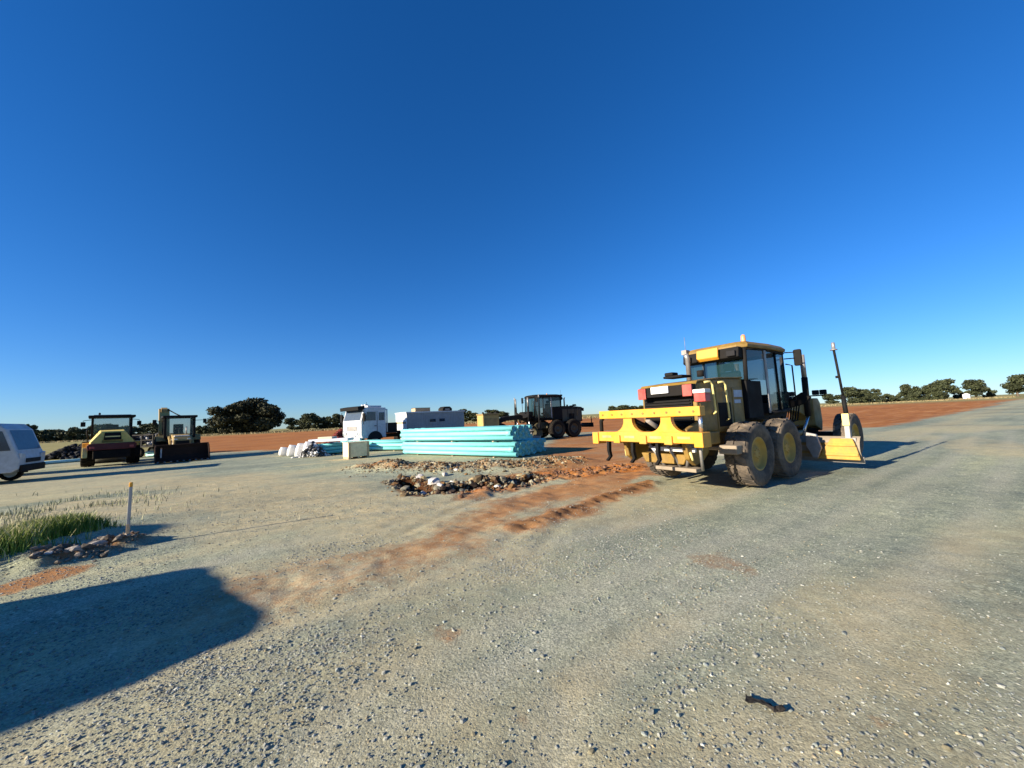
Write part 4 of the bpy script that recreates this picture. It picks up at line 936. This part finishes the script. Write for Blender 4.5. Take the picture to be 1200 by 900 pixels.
for (dx, dy, sz_, mt_, nm, lab, ct) in ((-.75, -.3, (1.3, .8, .32), TIMB, 'timber_crate', 'low brown crate on the left of the grey shed roof', 'crate'),
                                 (1.2, .1, (.9, .8, .34), DARKP, 'cooling_unit', 'dark rounded cooling unit on the right of the grey shed roof', 'cooling unit')):
    q = thing(nm, lab, ct, (sp[0]+dx, sp[1]+dy, shz), SR)
    if nm == 'timber_crate':
        m_ = MB()
        for k in range(3): m_.box(-sz_[0]/2, sz_[0]/2, -sz_[1]/2, -sz_[1]/2+.03, .02+k*.1, .10+k*.1); m_.box(-sz_[0]/2, sz_[0]/2, sz_[1]/2-.03, sz_[1]/2, .02+k*.1, .10+k*.1)
        m_.box(-sz_[0]/2, -sz_[0]/2+.03, -sz_[1]/2, sz_[1]/2, 0, .31); m_.box(sz_[0]/2-.03, sz_[0]/2, -sz_[1]/2, sz_[1]/2, 0, .31); m_.box(-sz_[0]/2, sz_[0]/2, -sz_[1]/2, sz_[1]/2, 0, .02)
        m_.build('slats', mt_, q, .005); MB().box(-.66, .66, -.42, .42, .31, .34).build('lid', DARKP, q, .005)
    else:
        MB().prism([(-.45, 0), (.45, 0), (.45, .2), (.25, .36), (-.25, .36), (-.45, .2)], -.4, .4).build('casing', mt_, q, .04); MB().box(-.2, .2, -.42, -.40, .05, .2).build('grille', STEEL, q)
yc = dist_pt(572, 24.5)
g = thing('yellow_cabinet', 'upright yellow equipment cabinet behind the tall pipe stack', 'cabinet', (yc[0], yc[1], hz(*yc)), radians(41))
MB().box(-.65, .65, -.33, .33, .12, 1.92).build('casing', TANY, g, .04)
MB().box(-.69, .69, -.37, .37, 1.92, 2.0).build('lid', MUDY, g, .02)
MB().box(-.5, .5, -.345, -.332, .3, 1.7).build('door', MUDY, g, .01); MB().box(.3, .36, -.38, -.346, .9, 1.1).build('handle', BLK, g, .01)
MB().box(-.6, .6, -.3, -.15, 0, .12).box(-.6, .6, .15, .3, 0, .12).build('skid', DARKP, g)
m_ = MB(); m_.lathe([(.06, 2.0), (.06, 2.1), (.001, 2.12)], (-.4, 0, 0), 'z', 10); m_.build('filler_cap', BLK, g)

# ------------------------------------------------------------------ pipes
R_P = .098
def pipe_mesh(L_, r=R_P, mt=TEAL):
    m_ = MB()
    m_.lathe([(r*.86, 0), (r*1.0, 0), (r, L_-.35), (r*1.0, L_-.3), (r*1.14, L_-.24), (r*1.14, L_), (r*1.0, L_), (r*1.0, L_-.24), (r*.86, L_-.3), (r*.86, 0)], (0, 0, 0), 'x', 20)
    o = m_.build('pipe', mt); return o
def bundle(origin, dirv, n, rows, L_, z0, label, group, proto=None, stag=.12, mt=TEAL, r=R_P, zg=None):
    d = np.array(dirv)/np.linalg.norm(dirv); back = np.array((-d[1], d[0])); back = back if back[1] > 0 else -back
    ang = atan2(d[1], d[0]); zg = hz(*origin) if zg is None else zg; first = proto
    for k in range(rows):
        for j in range(n):
            if first is None: o = first = pipe_mesh(L_, r, mt)
            elif first is proto and k == 0 and j == 0 and proto.users_collection and 'label' not in proto: o = proto
            else: o = first.copy(); COL.objects.link(o)
            flip = (k+j) % 2
            off = (stag if flip else 0)+random.uniform(-.025, .025)
            p = np.array(origin)+d*off+back*(j*r*2.16)
            a = ang
            if flip: p = p+d*L_; a = ang+pi
            o.location = (p[0], p[1], zg+z0+r*1.14+k*r*2.06); o.rotation_euler = (random.uniform(0, 6.28), 0, 0)
            o.rotation_euler = (0, 0, a)
            tag(o, label, 'pipe', group)
    return first
def spacers(origin, dirv, width, L_, z, label, group, hgt=.06, zg=0):
    d = np.array(dirv)/np.linalg.norm(dirv); back = np.array((-d[1], d[0])); back = back if back[1] > 0 else -back
    for t in (.16, .5, .84):
        p = np.array(origin)+d*(L_*t)
        o = MB().box(-.04, .04, -.10, width, 0, hgt).build('timber_bearer', TIMB, None, .004)
        o.location = (p[0], p[1], zg+z); o.rotation_euler = (0, 0, atan2(d[1], d[0]) if back@np.array((-d[1], d[0])) > 0 else atan2(d[1], d[0])+pi)
        tag(o, label, 'timber', group)
pr = gp(606, 537); pl = gp(474, 532.5)
dv = pl-pr; Lp = float(np.linalg.norm(dv))
zg = (hz(*pr)+hz(*pl))/2
rowh = R_P*2.06
spacers(pr, dv, 1.3, Lp, -.02, 'timber bearer under the tall turquoise pipe stack', 'bearers under the tall pipe stack', .06, zg)
lb_ = bundle(pr, dv, 7, 3, Lp, .04, 'turquoise pipe in the lower bundle of the tall stack', 'pipes in the lower bundle of the tall stack', zg=zg)
z2 = .04+R_P*1.14+2*rowh+R_P*1.14+.004
spacers(pr, dv, 1.3, Lp, z2, 'timber bearer between the two bundles of the tall pipe stack', 'bearers between the pipe bundles', .045, zg)
bundle(pr+dv/Lp*.12, dv, 7, 3, Lp, z2+.047, 'turquoise pipe in the upper bundle of the tall stack', 'pipes in the upper bundle of the tall stack', lb_, zg=zg)
bk = np.array((-dv[1], dv[0]))/Lp; bk = bk if bk[1] > 0 else -bk
spacers(pr+bk*1.62, dv, 1.3, Lp, -.02, 'timber bearer under the low pipe bundle behind the tall stack', 'bearers behind the tall stack', .06, zg)
bundle(pr+bk*1.62+dv/Lp*.2, dv, 5, 3, Lp, .04, 'turquoise pipe in the low bundle tucked behind the tall stack', 'pipes in the low bundle behind the tall stack', lb_, zg=zg)
q0 = gp(476, 528.5); q1 = gp(402, 528.0); dq = q1-q0; dq = dq/np.linalg.norm(dq)
zl = hz(*q0)
spacers(q0, dq, 1.0, 6.0, -.02, 'timber bearer under the low stack left of the tall one', 'bearers under the left low stack', .06, zl)
bundle(q0, dq, 4, 3, 6.2, .04, 'turquoise pipe in the low stack running left from the tall stack', 'pipes in the left low stack', zg=zl)

# crate, boards and bags left of the pipes
cp_ = gp(413, 538)
g = thing('cream_crate', 'cream board crate on short feet left of the pipe stack', 'crate', (cp_[0], cp_[1]+.45, hz(*cp_)), radians(41))
m_ = MB().box(-.52, .52, -.42, .42, .10, .80)
m_.build('panel', CREAM, g, .012)
m_ = MB()
for x in (-.46, .46):
    for y in (-.43, .43): m_.box(x-.05, x+.05, y-.015, y+.015, .08, .79)
m_.build('batten', TIMB, g, .004)
m_ = MB()
for x in (-.45, 0, .45): m_.box(x-.06, x+.06, -.42, .42, 0, .1)
m_.build('foot', TIMB, g)
MB().box(-.55, .55, -.45, .45, .80, .83).build('lid', CREAM, g, .008)
sb = gp(381, 534)
dsb = np.array((.55, .83)); zs = hz(*sb)
bundle(sb+np.array((-.45, .3)), dsb, 5, 3, 2.4, .04, 'short turquoise pipe in the small stack left of the cream crate', 'short pipes left of the crate', zg=zs)
spacers(sb+np.array((-.45, .3)), dsb, 1.0, 2.4, -.02, 'timber bearer under the short pipes left of the crate', 'bearers under the short pipes', .06, zs)
o = MB().box(-1.15, 1.15, -.5, .5, 0, .16).build('white_slab', WHT, None, .02); o.location = (sb[0]-.1, sb[1]+1.0, zs+.78); o.rotation_euler = (0, 0, .05)
tag(o, 'long white slab lying across the short pipes beside the crate', 'slab')
o = MB().box(-.42, .42, -.35, .35, 0, .12).build('foam_block', CREAM, None, .02); o.location = (sb[0]-.35, sb[1]+1.0, zs+.942); o.rotation_euler = (0, 0, .02)
tag(o, 'small cream block on top of the long white slab', 'block')
def sack(loc, rz, tilt, sc, label):
    bm = bmesh.new(); bmesh.ops.create_cube(bm, size=1); bmesh.ops.subdivide_edges(bm, edges=bm.edges, cuts=5, use_grid_fill=True)
    for v in bm.verts:
        n = Vector(v.co)*2; L2 = max(abs(n.x), abs(n.y), abs(n.z)); u = n.normalized()
        p = n*.62+u*.38*L2
        p *= 1+.10*(fbm(np.array([n.x*1.5+loc[0]]), np.array([n.y*1.5+n.z*2]), 61, 2)[0]-.5)
        v.co = Vector((p.x*sc[0]/2, p.y*sc[1]/2, p.z*sc[2]/2+sc[2]*.42))
    me = bpy.data.meshes.new('white_sack'); bm.to_mesh(me); bm.free()
    for p in me.polygons: p.use_smooth = True
    me.materials.append(WHTD); o = bpy.data.objects.new('white_sack', me); COL.objects.link(o)
    o.location = (loc[0], loc[1], hz(*loc)); o.rotation_euler = (0, tilt, rz)
    return tag(o, label, 'sack', 'white sacks left of the crate')
for (qx, qy, sc, lab) in ((334, 534, (.75, .8, .55), 'leftmost and lowest white sack of the row left of the crate'),
                      (343, 534.5, (.7, .85, .72), 'second white sack from the left in the row left of the crate'),
                      (352, 535, (.68, .85, .84), 'white sack leaning in the middle of the row left of the crate'),
                      (360, 535, (.62, .85, .95), 'tallest white sack at the right end of the row left of the crate')):
    sack(gp(qx, qy), .55, .22, sc, lab)
P = gp(367, 535)+rng.normal(0, 1, (420, 2))*(.40, .25); S = rng.uniform(.05, .13, 420)
zz = np.clip(.85-np.abs(P[:, 0]-gp(367, 535)[0])*.9-np.abs(P[:, 1]-gp(367, 535)[1])*.6, .02, 1)*rng.random(420)**.6
Cc = np.where(rng.random((420, 1)) < .3, np.array((.55, .54, .52)), np.array((.06, .06, .06)))
tag(stones('fittings_heap', np.column_stack((P, zz+hz(*gp(367, 535)))), S, Cc, ROCK, .8), 'speckled dark heap of broken fittings right of the white sacks', 'heap', kind='stuff')
rh = dist_pt(396, 31); P = rh+rng.normal(0, 1, (700, 2))*(.75, .5); S = rng.uniform(.08, .2, 700)
zz = np.clip(1.45-np.abs(P[:, 0]-rh[0]-.3)*.85-np.abs(P[:, 1]-rh[1])*.4, .02, 1.6)*rng.random(700)**.4
tag(stones('red_heap', np.column_stack((P, zz+hz(*rh))), S, np.tile(np.array((.15, .03, .022)), (700, 1))*rng.uniform(.6, 1.3, (700, 1)), ROCK, .8), 'dark red heap of broken brick left of the white truck', 'heap', kind='stuff')

# left background: pale pipes, black heap, trailer
a0 = gp(100, 541); a1 = gp(40, 546); da = a1-a0
bundle(a0+np.array((.4, 2.0)), da, 4, 1, 6.0, .0, 'pale turquoise pipe lying on the ground left of the roller', 'pale pipes left of the roller', mt=TEALP)
b0 = gp(186, 537); b1 = gp(150, 538)
bundle(b0+np.array((.2, 2.0)), b1-b0, 3, 2, 4.0, .0, 'pale turquoise pipe on the ground between roller and backhoe', 'pale pipes between roller and backhoe', mt=TEALP)
bhp = dist_pt(78, 33); P = bhp+rng.normal(0, 1, (900, 2))*(1.7, .7); S = rng.uniform(.10, .24, 900)
zz = np.clip(1.25-np.abs(P[:, 0]-bhp[0]-.9)*.42-np.abs(P[:, 1]-bhp[1])*.4, .02, 1.5)*rng.random(900)**.5
tag(stones('black_heap', np.column_stack((P, zz+hz(*bhp))), S, np.tile(np.array((.022, .022, .024)), (900, 1))*rng.uniform(.5, 1.6, (900, 1)), ROCK, .8), 'low black heap of soil on the pasture edge left of the roller', 'heap', kind='stuff')
tr = dist_pt(172, 29.5)
g = thing('plant_trailer', 'dark tipping trailer loaded with grey scrap between roller and backhoe', 'trailer', (tr[0], tr[1], hz(*tr)), radians(-5))
MB().box(-1.5, 1.5, -.8, .8, .75, .88).build('deck', DARKP, g, .02)
m_ = MB()
for x in (-1.45, -.5, .5, 1.45):
    for y in (-.78, .78): m_.box(x-.04, x+.04, y-.04, y+.04, .88, 1.75)
for z in (1.3, 1.7):
    for y in (-.78, .78): m_.box(-1.5, 1.5, y-.03, y+.03, z-.04, z+.04)
m_.build('side_rail', DARKP, g)
for x in (-.45, .45):
    for s in (-1, 1): wheel(g, (x, s*.9, .38), .38, .24, STEEL, RUBD, .55, lugs=16, side=s, seg=24)
MB().box(-2.4, -1.5, -.05, .05, .6, .72).box(-2.2, -2.1, -.05, .05, 0, .6).build('drawbar', DARKP, g)
P = rng.uniform(-1, 1, (170, 2))*(1.35, .7); S = rng.uniform(.08, .19, 170)
sc_ = stones('scrap_load', np.column_stack((P, .95+rng.random(170)*.75)), S, np.where(rng.random((170, 1)) < .22, np.array((.42, .41, .40)), np.array((.04, .04, .045))), ROCK, .8)
tag(sc_, 'grey and black scrap heaped on the dark trailer', 'scrap load', kind='stuff'); sc_.location = (tr[0], tr[1], hz(*tr)); sc_.rotation_euler = (0, 0, radians(-5))

# ------------------------------------------------------------------ stakes
def stake(loc, h_, w, label, capm, mt):
    g = thing('marker_stake', label, 'stake', (loc[0], loc[1], hz(*loc)), .5)
    MB().loft([[(-.3*w, -.3*w, -.15), (.3*w, -.3*w, -.15), (.3*w, .3*w, -.15), (-.3*w, .3*w, -.15)], [(-w/2, -w/2, 0), (w/2, -w/2, 0), (w/2, w/2, 0), (-w/2, w/2, 0)], [(-w/2+.012, -w/2, h_), (w/2+.012, -w/2, h_), (w/2+.012, w/2, h_), (-w/2+.012, w/2, h_)]]).build('post', mt, g, .004)
    MB().box(-w*.6+.012, w*.6+.012, -w*.6, w*.6, h_-.005, h_+.07).build('cap', capm, g, .012)
    MB().box(-w*.53, w*.56, -w*.53, w*.53, h_*.02, h_*.24).build('sleeve', TIMB, g, .003)
    return g
stake(gp(149, 641), .72, .034, 'grey marker stake with yellow cap beside the grass bank', YEL, mat('grey_plastic', (.30, .31, .31), .5, damt=.3))
stake(gp(188, 543), .82, .06, 'thin white stake in front of the backhoe bucket', ORG, WHTD)
stake(dist_pt(552, 20.2), .3, .05, 'short red topped peg behind the pipe stack', RED, WHTD)

# black rag on the road
c = gp(897, 830)
bm = bmesh.new(); n = 14
ca, sa = cos(-.55), sin(-.55)
gv = [[None]*6 for _ in range(n+1)]
for i in range(n+1):
    for j in range(6):
        u = (i/n-.5)*.18; v = (j/5-.5)*(.012+.030*vn(np.array([i*.7]), np.array([3.1]), 71)[0])+.018*(vn(np.array([i*.9]), np.array([j*.8]), 72)[0]-.5)
        wob = .05*(vn(np.array([i*.45]), np.array([.5]), 73)[0]-.5); x = u; y = v+wob
        zz = .006+.022*vn(np.array([i*.8]), np.array([j*.9]), 74)[0]
        gv[i][j] = bm.verts.new((x*ca-y*sa, x*sa+y*ca, zz))
for i in range(n):
    for j in range(5): bm.faces.new((gv[i][j], gv[i+1][j], gv[i+1][j+1], gv[i][j+1]))
me = bpy.data.meshes.new('black_rag'); bm.to_mesh(me); bm.free(); me.materials.append(CLOTH)
o = bpy.data.objects.new('black_rag', me); COL.objects.link(o); o.location = (c[0], c[1], hz(*c)+.008)
so = o.modifiers.new('solid', 'SOLIDIFY'); so.thickness = .006
tag(o, 'crumpled black strip of rag lying on the gravel road', 'rag')

# ------------------------------------------------------------------ trees
def tree_proto(name, H_, W_, clumps, nleaf, leaf, cols, trunk_h, seed, D_=None, limbs=5, lr=.28):
    rg = np.random.default_rng(seed); D_ = D_ or W_
    g = thing(name, 'tree', 'tree', (0, 0, 0))
    cc = []
    for k in range(clumps):
        a = rg.uniform(0, 2*pi); rr = sqrt(rg.random()); zz = rg.uniform(trunk_h, H_*.90)
        t = (zz-trunk_h)/(H_-trunk_h); wid = (sin(pi*min(1, .12+.80*t))**.6)
        s = rg.uniform(.6, 1.25)*lr*H_*.5
        cc.append((cos(a)*rr*W_*.5*wid*.80, sin(a)*rr*D_*.5*wid*.80, zz, s))
    V = []; Cl = []
    pc = np.array([c[3]**2 for c in cc]); pc /= pc.sum()
    idx = rg.choice(len(cc), nleaf, p=pc); cc = np.array(cc)
    d = rg.normal(size=(nleaf, 3)); d /= np.linalg.norm(d, axis=1)[:, None]
    rad = rg.random(nleaf)**.45
    p = cc[idx, :3]+d*(cc[idx, 3]*rad)[:, None]*np.array((1.15, 1.15, .72))
    a = rg.normal(size=(nleaf, 3)); a /= np.linalg.norm(a, axis=1)[:, None]
    b = np.cross(a, rg.normal(size=(nleaf, 3))); b /= np.linalg.norm(b, axis=1)[:, None]
    sz = leaf*rg.uniform(.5, 1.3, (nleaf, 1))
    V = np.stack((p-a*sz-b*sz*.5, p+a*sz*.9-b*sz*.6, p+a*sz+b*sz*.5, p-a*sz*.7+b*sz*.7), 1).reshape(-1, 3)
    F = np.arange(nleaf*4).reshape(-1, 4)
    gC = rg.random((nleaf, 1)); base = np.array(cols[0])*(1-gC)+np.array(cols[1])*gC
    cv = rg.uniform(.7, 1.25, len(cc))[idx][:, None]
    npmesh('crown', V, F, LEAF, np.repeat(base*cv, 4, 0), False, g)
    m_ = MB(); r0_ = .030*H_
    m_.tube([(0, 0, -.3), (.02*H_, 0, trunk_h*.6), (0, .02*H_, trunk_h*1.1), (.01*H_, 0, H_*.7)], [r0_*1.25, r0_, r0_*.8, r0_*.25], 8)
    for k in range(limbs):
        c = cc[rg.integers(len(cc))]; m_.tube([(0, 0, trunk_h*rg.uniform(.6, 1.1)), (c[0]*.5, c[1]*.5, (trunk_h+c[2])*.5), tuple(c[:3])], [r0_*.5, r0_*.3, r0_*.1], 6)
    m_.build('trunk', BARK, g)
    return g
GA, GB = (.018, .025, .012), (.072, .080, .034)
big = tree_proto('broad_tree', 12.2, 24, 46, 26000, .34, ((.020, .026, .013), (.070, .066, .030)), 1.2, 101, 20, 8, .42)
PR = {'round': tree_proto('gum_tree', 8, 8.5, 20, 4600, .30, (GA, GB), .9, 102, None, 6, .42),
      'low': tree_proto('scrub_tree', 5, 9.5, 22, 3800, .28, (GA, GB), .3, 103, None, 4, .45),
      'flat': tree_proto('flat_crowned_tree', 8, 7, 9, 1800, .28, (GA, GB), 4.3, 104, None, 6, .30),
      'tall': tree_proto('gum_tree', 10, 7.5, 18, 4200, .30, (GA, GB), 2.2, 105, None, 6, .34)}
SZ = {'round': (8.2, 9.2), 'low': (5.2, 9.5), 'flat': (8.2, 7.6), 'tall': (10.2, 8.2)}
used = set()
def place_tree(kind, px_, dep, hpx, wpx, label, group):
    p = dist_pt(px_, dep); zb = hz(*p)-.2
    cz = cos(atan((px_-600)/FPX))
    h_ = 1.22*hpx*dep/FPX; w = 1.3*wpx*dep/FPX*cz
    s = (w/SZ[kind][1], w/SZ[kind][1], h_/SZ[kind][0])
    rz = random.uniform(0, 6.28)
    if kind not in used:
        used.add(kind); o = PR[kind]; o.location = (p[0], p[1], zb); o.rotation_euler = (0, 0, rz); o.scale = s; o['label'] = label; o['group'] = group
    else: dup(PR[kind], (p[0], p[1], zb), rz, label, group, s)
bp = dist_pt(289, 128); big.location = (bp[0], bp[1], hz(*bp)-.4); big.rotation_euler = (0, 0, radians(40)); big['label'] = 'very broad dark tree standing alone beyond the red field'
big.scale = (.98, .98, .98)
RG = 'trees along the horizon on the right'
for t in (('round', 1001, 150, 17, 26, 'rounded dark tree at the left end of the right horizon row', RG),
          ('round', 1017, 155, 14, 16, 'small rounded tree just right of the first tree of the right horizon row', RG),
          ('flat', 1030, 160, 15, 14, 'thin stemmed flat topped tree above low scrub on the right horizon', RG),
          ('low', 1042, 165, 9, 24, 'low dark scrub right of the flat topped tree', RG),
          ('low', 1055, 165, 10, 18, 'low dark scrub left of the dense middle trees on the right horizon', RG),
          ('round', 1068, 155, 17, 22, 'left tree of the dense middle clump on the right horizon', RG),
          ('round', 1084, 158, 15, 22, 'middle tree of the dense clump on the right horizon', RG),
          ('round', 1104, 150, 20, 32, 'biggest tree of the dense clump on the right horizon', RG),
          ('low', 1124, 158, 11, 18, 'low bush between the dense clump and the white hut', RG),
          ('tall', 1144, 150, 20, 28, 'upright tree with clear trunk right of the white hut', RG),
          ('low', 1160, 152, 9, 17, 'small bush at the foot of the upright tree near the hut', RG),
          ('low', 1011, 150, 9, 20, 'low bush filling the gap between the first two trees of the right row', RG),
          ('low', 1029, 150, 8, 20, 'low bush at the foot of the flat topped tree on the right horizon', RG),
          ('low', 1077, 150, 10, 22, 'low bush under the left trees of the dense clump', RG),
          ('low', 1095, 150, 10, 22, 'low bush under the right trees of the dense clump', RG),
          ('tall', 1193, 140, 23, 34, 'tall tree at the right edge beside the road', RG)):
    place_tree(*t)
for k in range(13):
    x_ = 978-2+0 if k == 0 else 700+k*18
    if x_ > 760 and x_ < 960: continue
    place_tree('low' if k % 2 else 'round', x_, 260, 7+3*random.random(), 22, 'small dark tree on the far skyline behind the yellow ripper', 'far trees behind the ripper')
MG = 'distant trees between the broad tree and the white truck'
for k in range(8):
    place_tree(('round', 'low', 'round')[k % 3], 343+k*9.5, 190+random.uniform(-10, 25), (12, 10, 16, 13, 12, 14, 11, 12)[k], 17+random.uniform(-2, 4), 'small dark tree in the distant row between broad tree and white truck', MG)
for k, (x_, h_, w_) in enumerate(((546, 13, 15), (556, 9, 14), (575, 11, 18), (590, 9, 14))):
    place_tree('round', x_, 170, h_, w_, 'dark tree beyond the yellow cabinet and grey shed', 'trees behind the cabinet')
place_tree('flat', 38, 95, 21, 22, 'flat topped tree standing above the bushes behind the white van', 'trees on the left horizon')
for k in range(11):
    x_ = 16+k*16.5
    place_tree('low' if k % 3 else 'round', x_, 150+random.uniform(-8, 30), 12+random.uniform(-1, 3), 34, 'dark bush in the distant line behind roller and backhoe', 'bushes on the left horizon')
for k in range(4):
    place_tree('low', 232+k*7, 175, 9, 16, 'dark bush left of the broad tree', 'bushes beside the broad tree')
hp = dist_pt(1133, 146)
g = thing('white_hut', 'tiny white hut among the trees on the right horizon', 'hut', (hp[0], hp[1], hz(*hp)-.1), .6)
MB().box(-1.2, 1.2, -.9, .9, 0, 1.7).build('wall', WHT, g); MB().prism([(-1.05, 1.68), (1.05, 1.68), (0, 2.2)], -1.3, 1.3, 'x').build('roof', GALV, g)
MB().box(-.3, .3, -.93, -.9, 0, 1.4).build('door', DARKP, g)

# dry grass fringe at the far side of the red field keeps the edge ragged
N = 9000; t = rng.random(N); px_ = rng.uniform(-30, 1190, N); dep = rng.uniform(105, 135, N)
pp = np.array([dist_pt(a, b) for a, b in zip(px_, dep)])
tag(blades('dry_grass', np.column_stack((pp, height(pp[:, 0], pp[:, 1])-.02)), rng.uniform(.15, .5, N), np.array((.25, .20, .10))*rng.uniform(.6, 1.2, (N, 1)), .12), 'dry straw grass along the far edge of the red field', 'dry grass', kind='stuff')

# ------------------------------------------------------------------ light
w = bpy.data.worlds.new('World'); SC.world = w; w.use_nodes = True; nt = w.node_tree
bgn = nt.nodes['Background']
sky = nn(nt, 'ShaderNodeTexSky'); sky.sky_type = 'NISHITA'; sky.sun_disc = False
sky.sun_elevation = SEL; sky.sun_rotation = SAZ+pi; sky.altitude = 200; sky.air_density = 1.0; sky.dust_density = .05; sky.ozone_density = 3.0
gam = nn(nt, 'ShaderNodeGamma', Gamma=.94); nt.links.new(mix(nt, sky.outputs[0], (.62, .86, 1.31), 1., 'MULTIPLY'), gam.inputs['Color'])
hsv = nn(nt, 'ShaderNodeHueSaturation', Saturation=1.135); nt.links.new(gam.outputs[0], hsv.inputs['Color'])
nt.links.new(hsv.outputs[0], bgn.inputs['Color']); bgn.inputs['Strength'].default_value = .0625
sl = bpy.data.lights.new('sun', 'SUN'); sl.energy = 5.0; sl.angle = radians(.53); sl.color = (1., .89, .72)
so = bpy.data.objects.new('sun', sl); COL.objects.link(so); so.location = (-30, -20, 40)
dsun = Vector((sin(SAZ)*cos(SEL), cos(SAZ)*cos(SEL), -sin(SEL))); so.rotation_euler = dsun.to_track_quat('-Z', 'Y').to_euler()
vs = SC.view_settings; vs.view_transform = 'Standard'; vs.look = 'None'; vs.exposure = 1.15; vs.gamma = 1; vs.use_curve_mapping = False
SC.cycles.max_bounces = 6; SC.cycles.transparent_max_bounces = 12
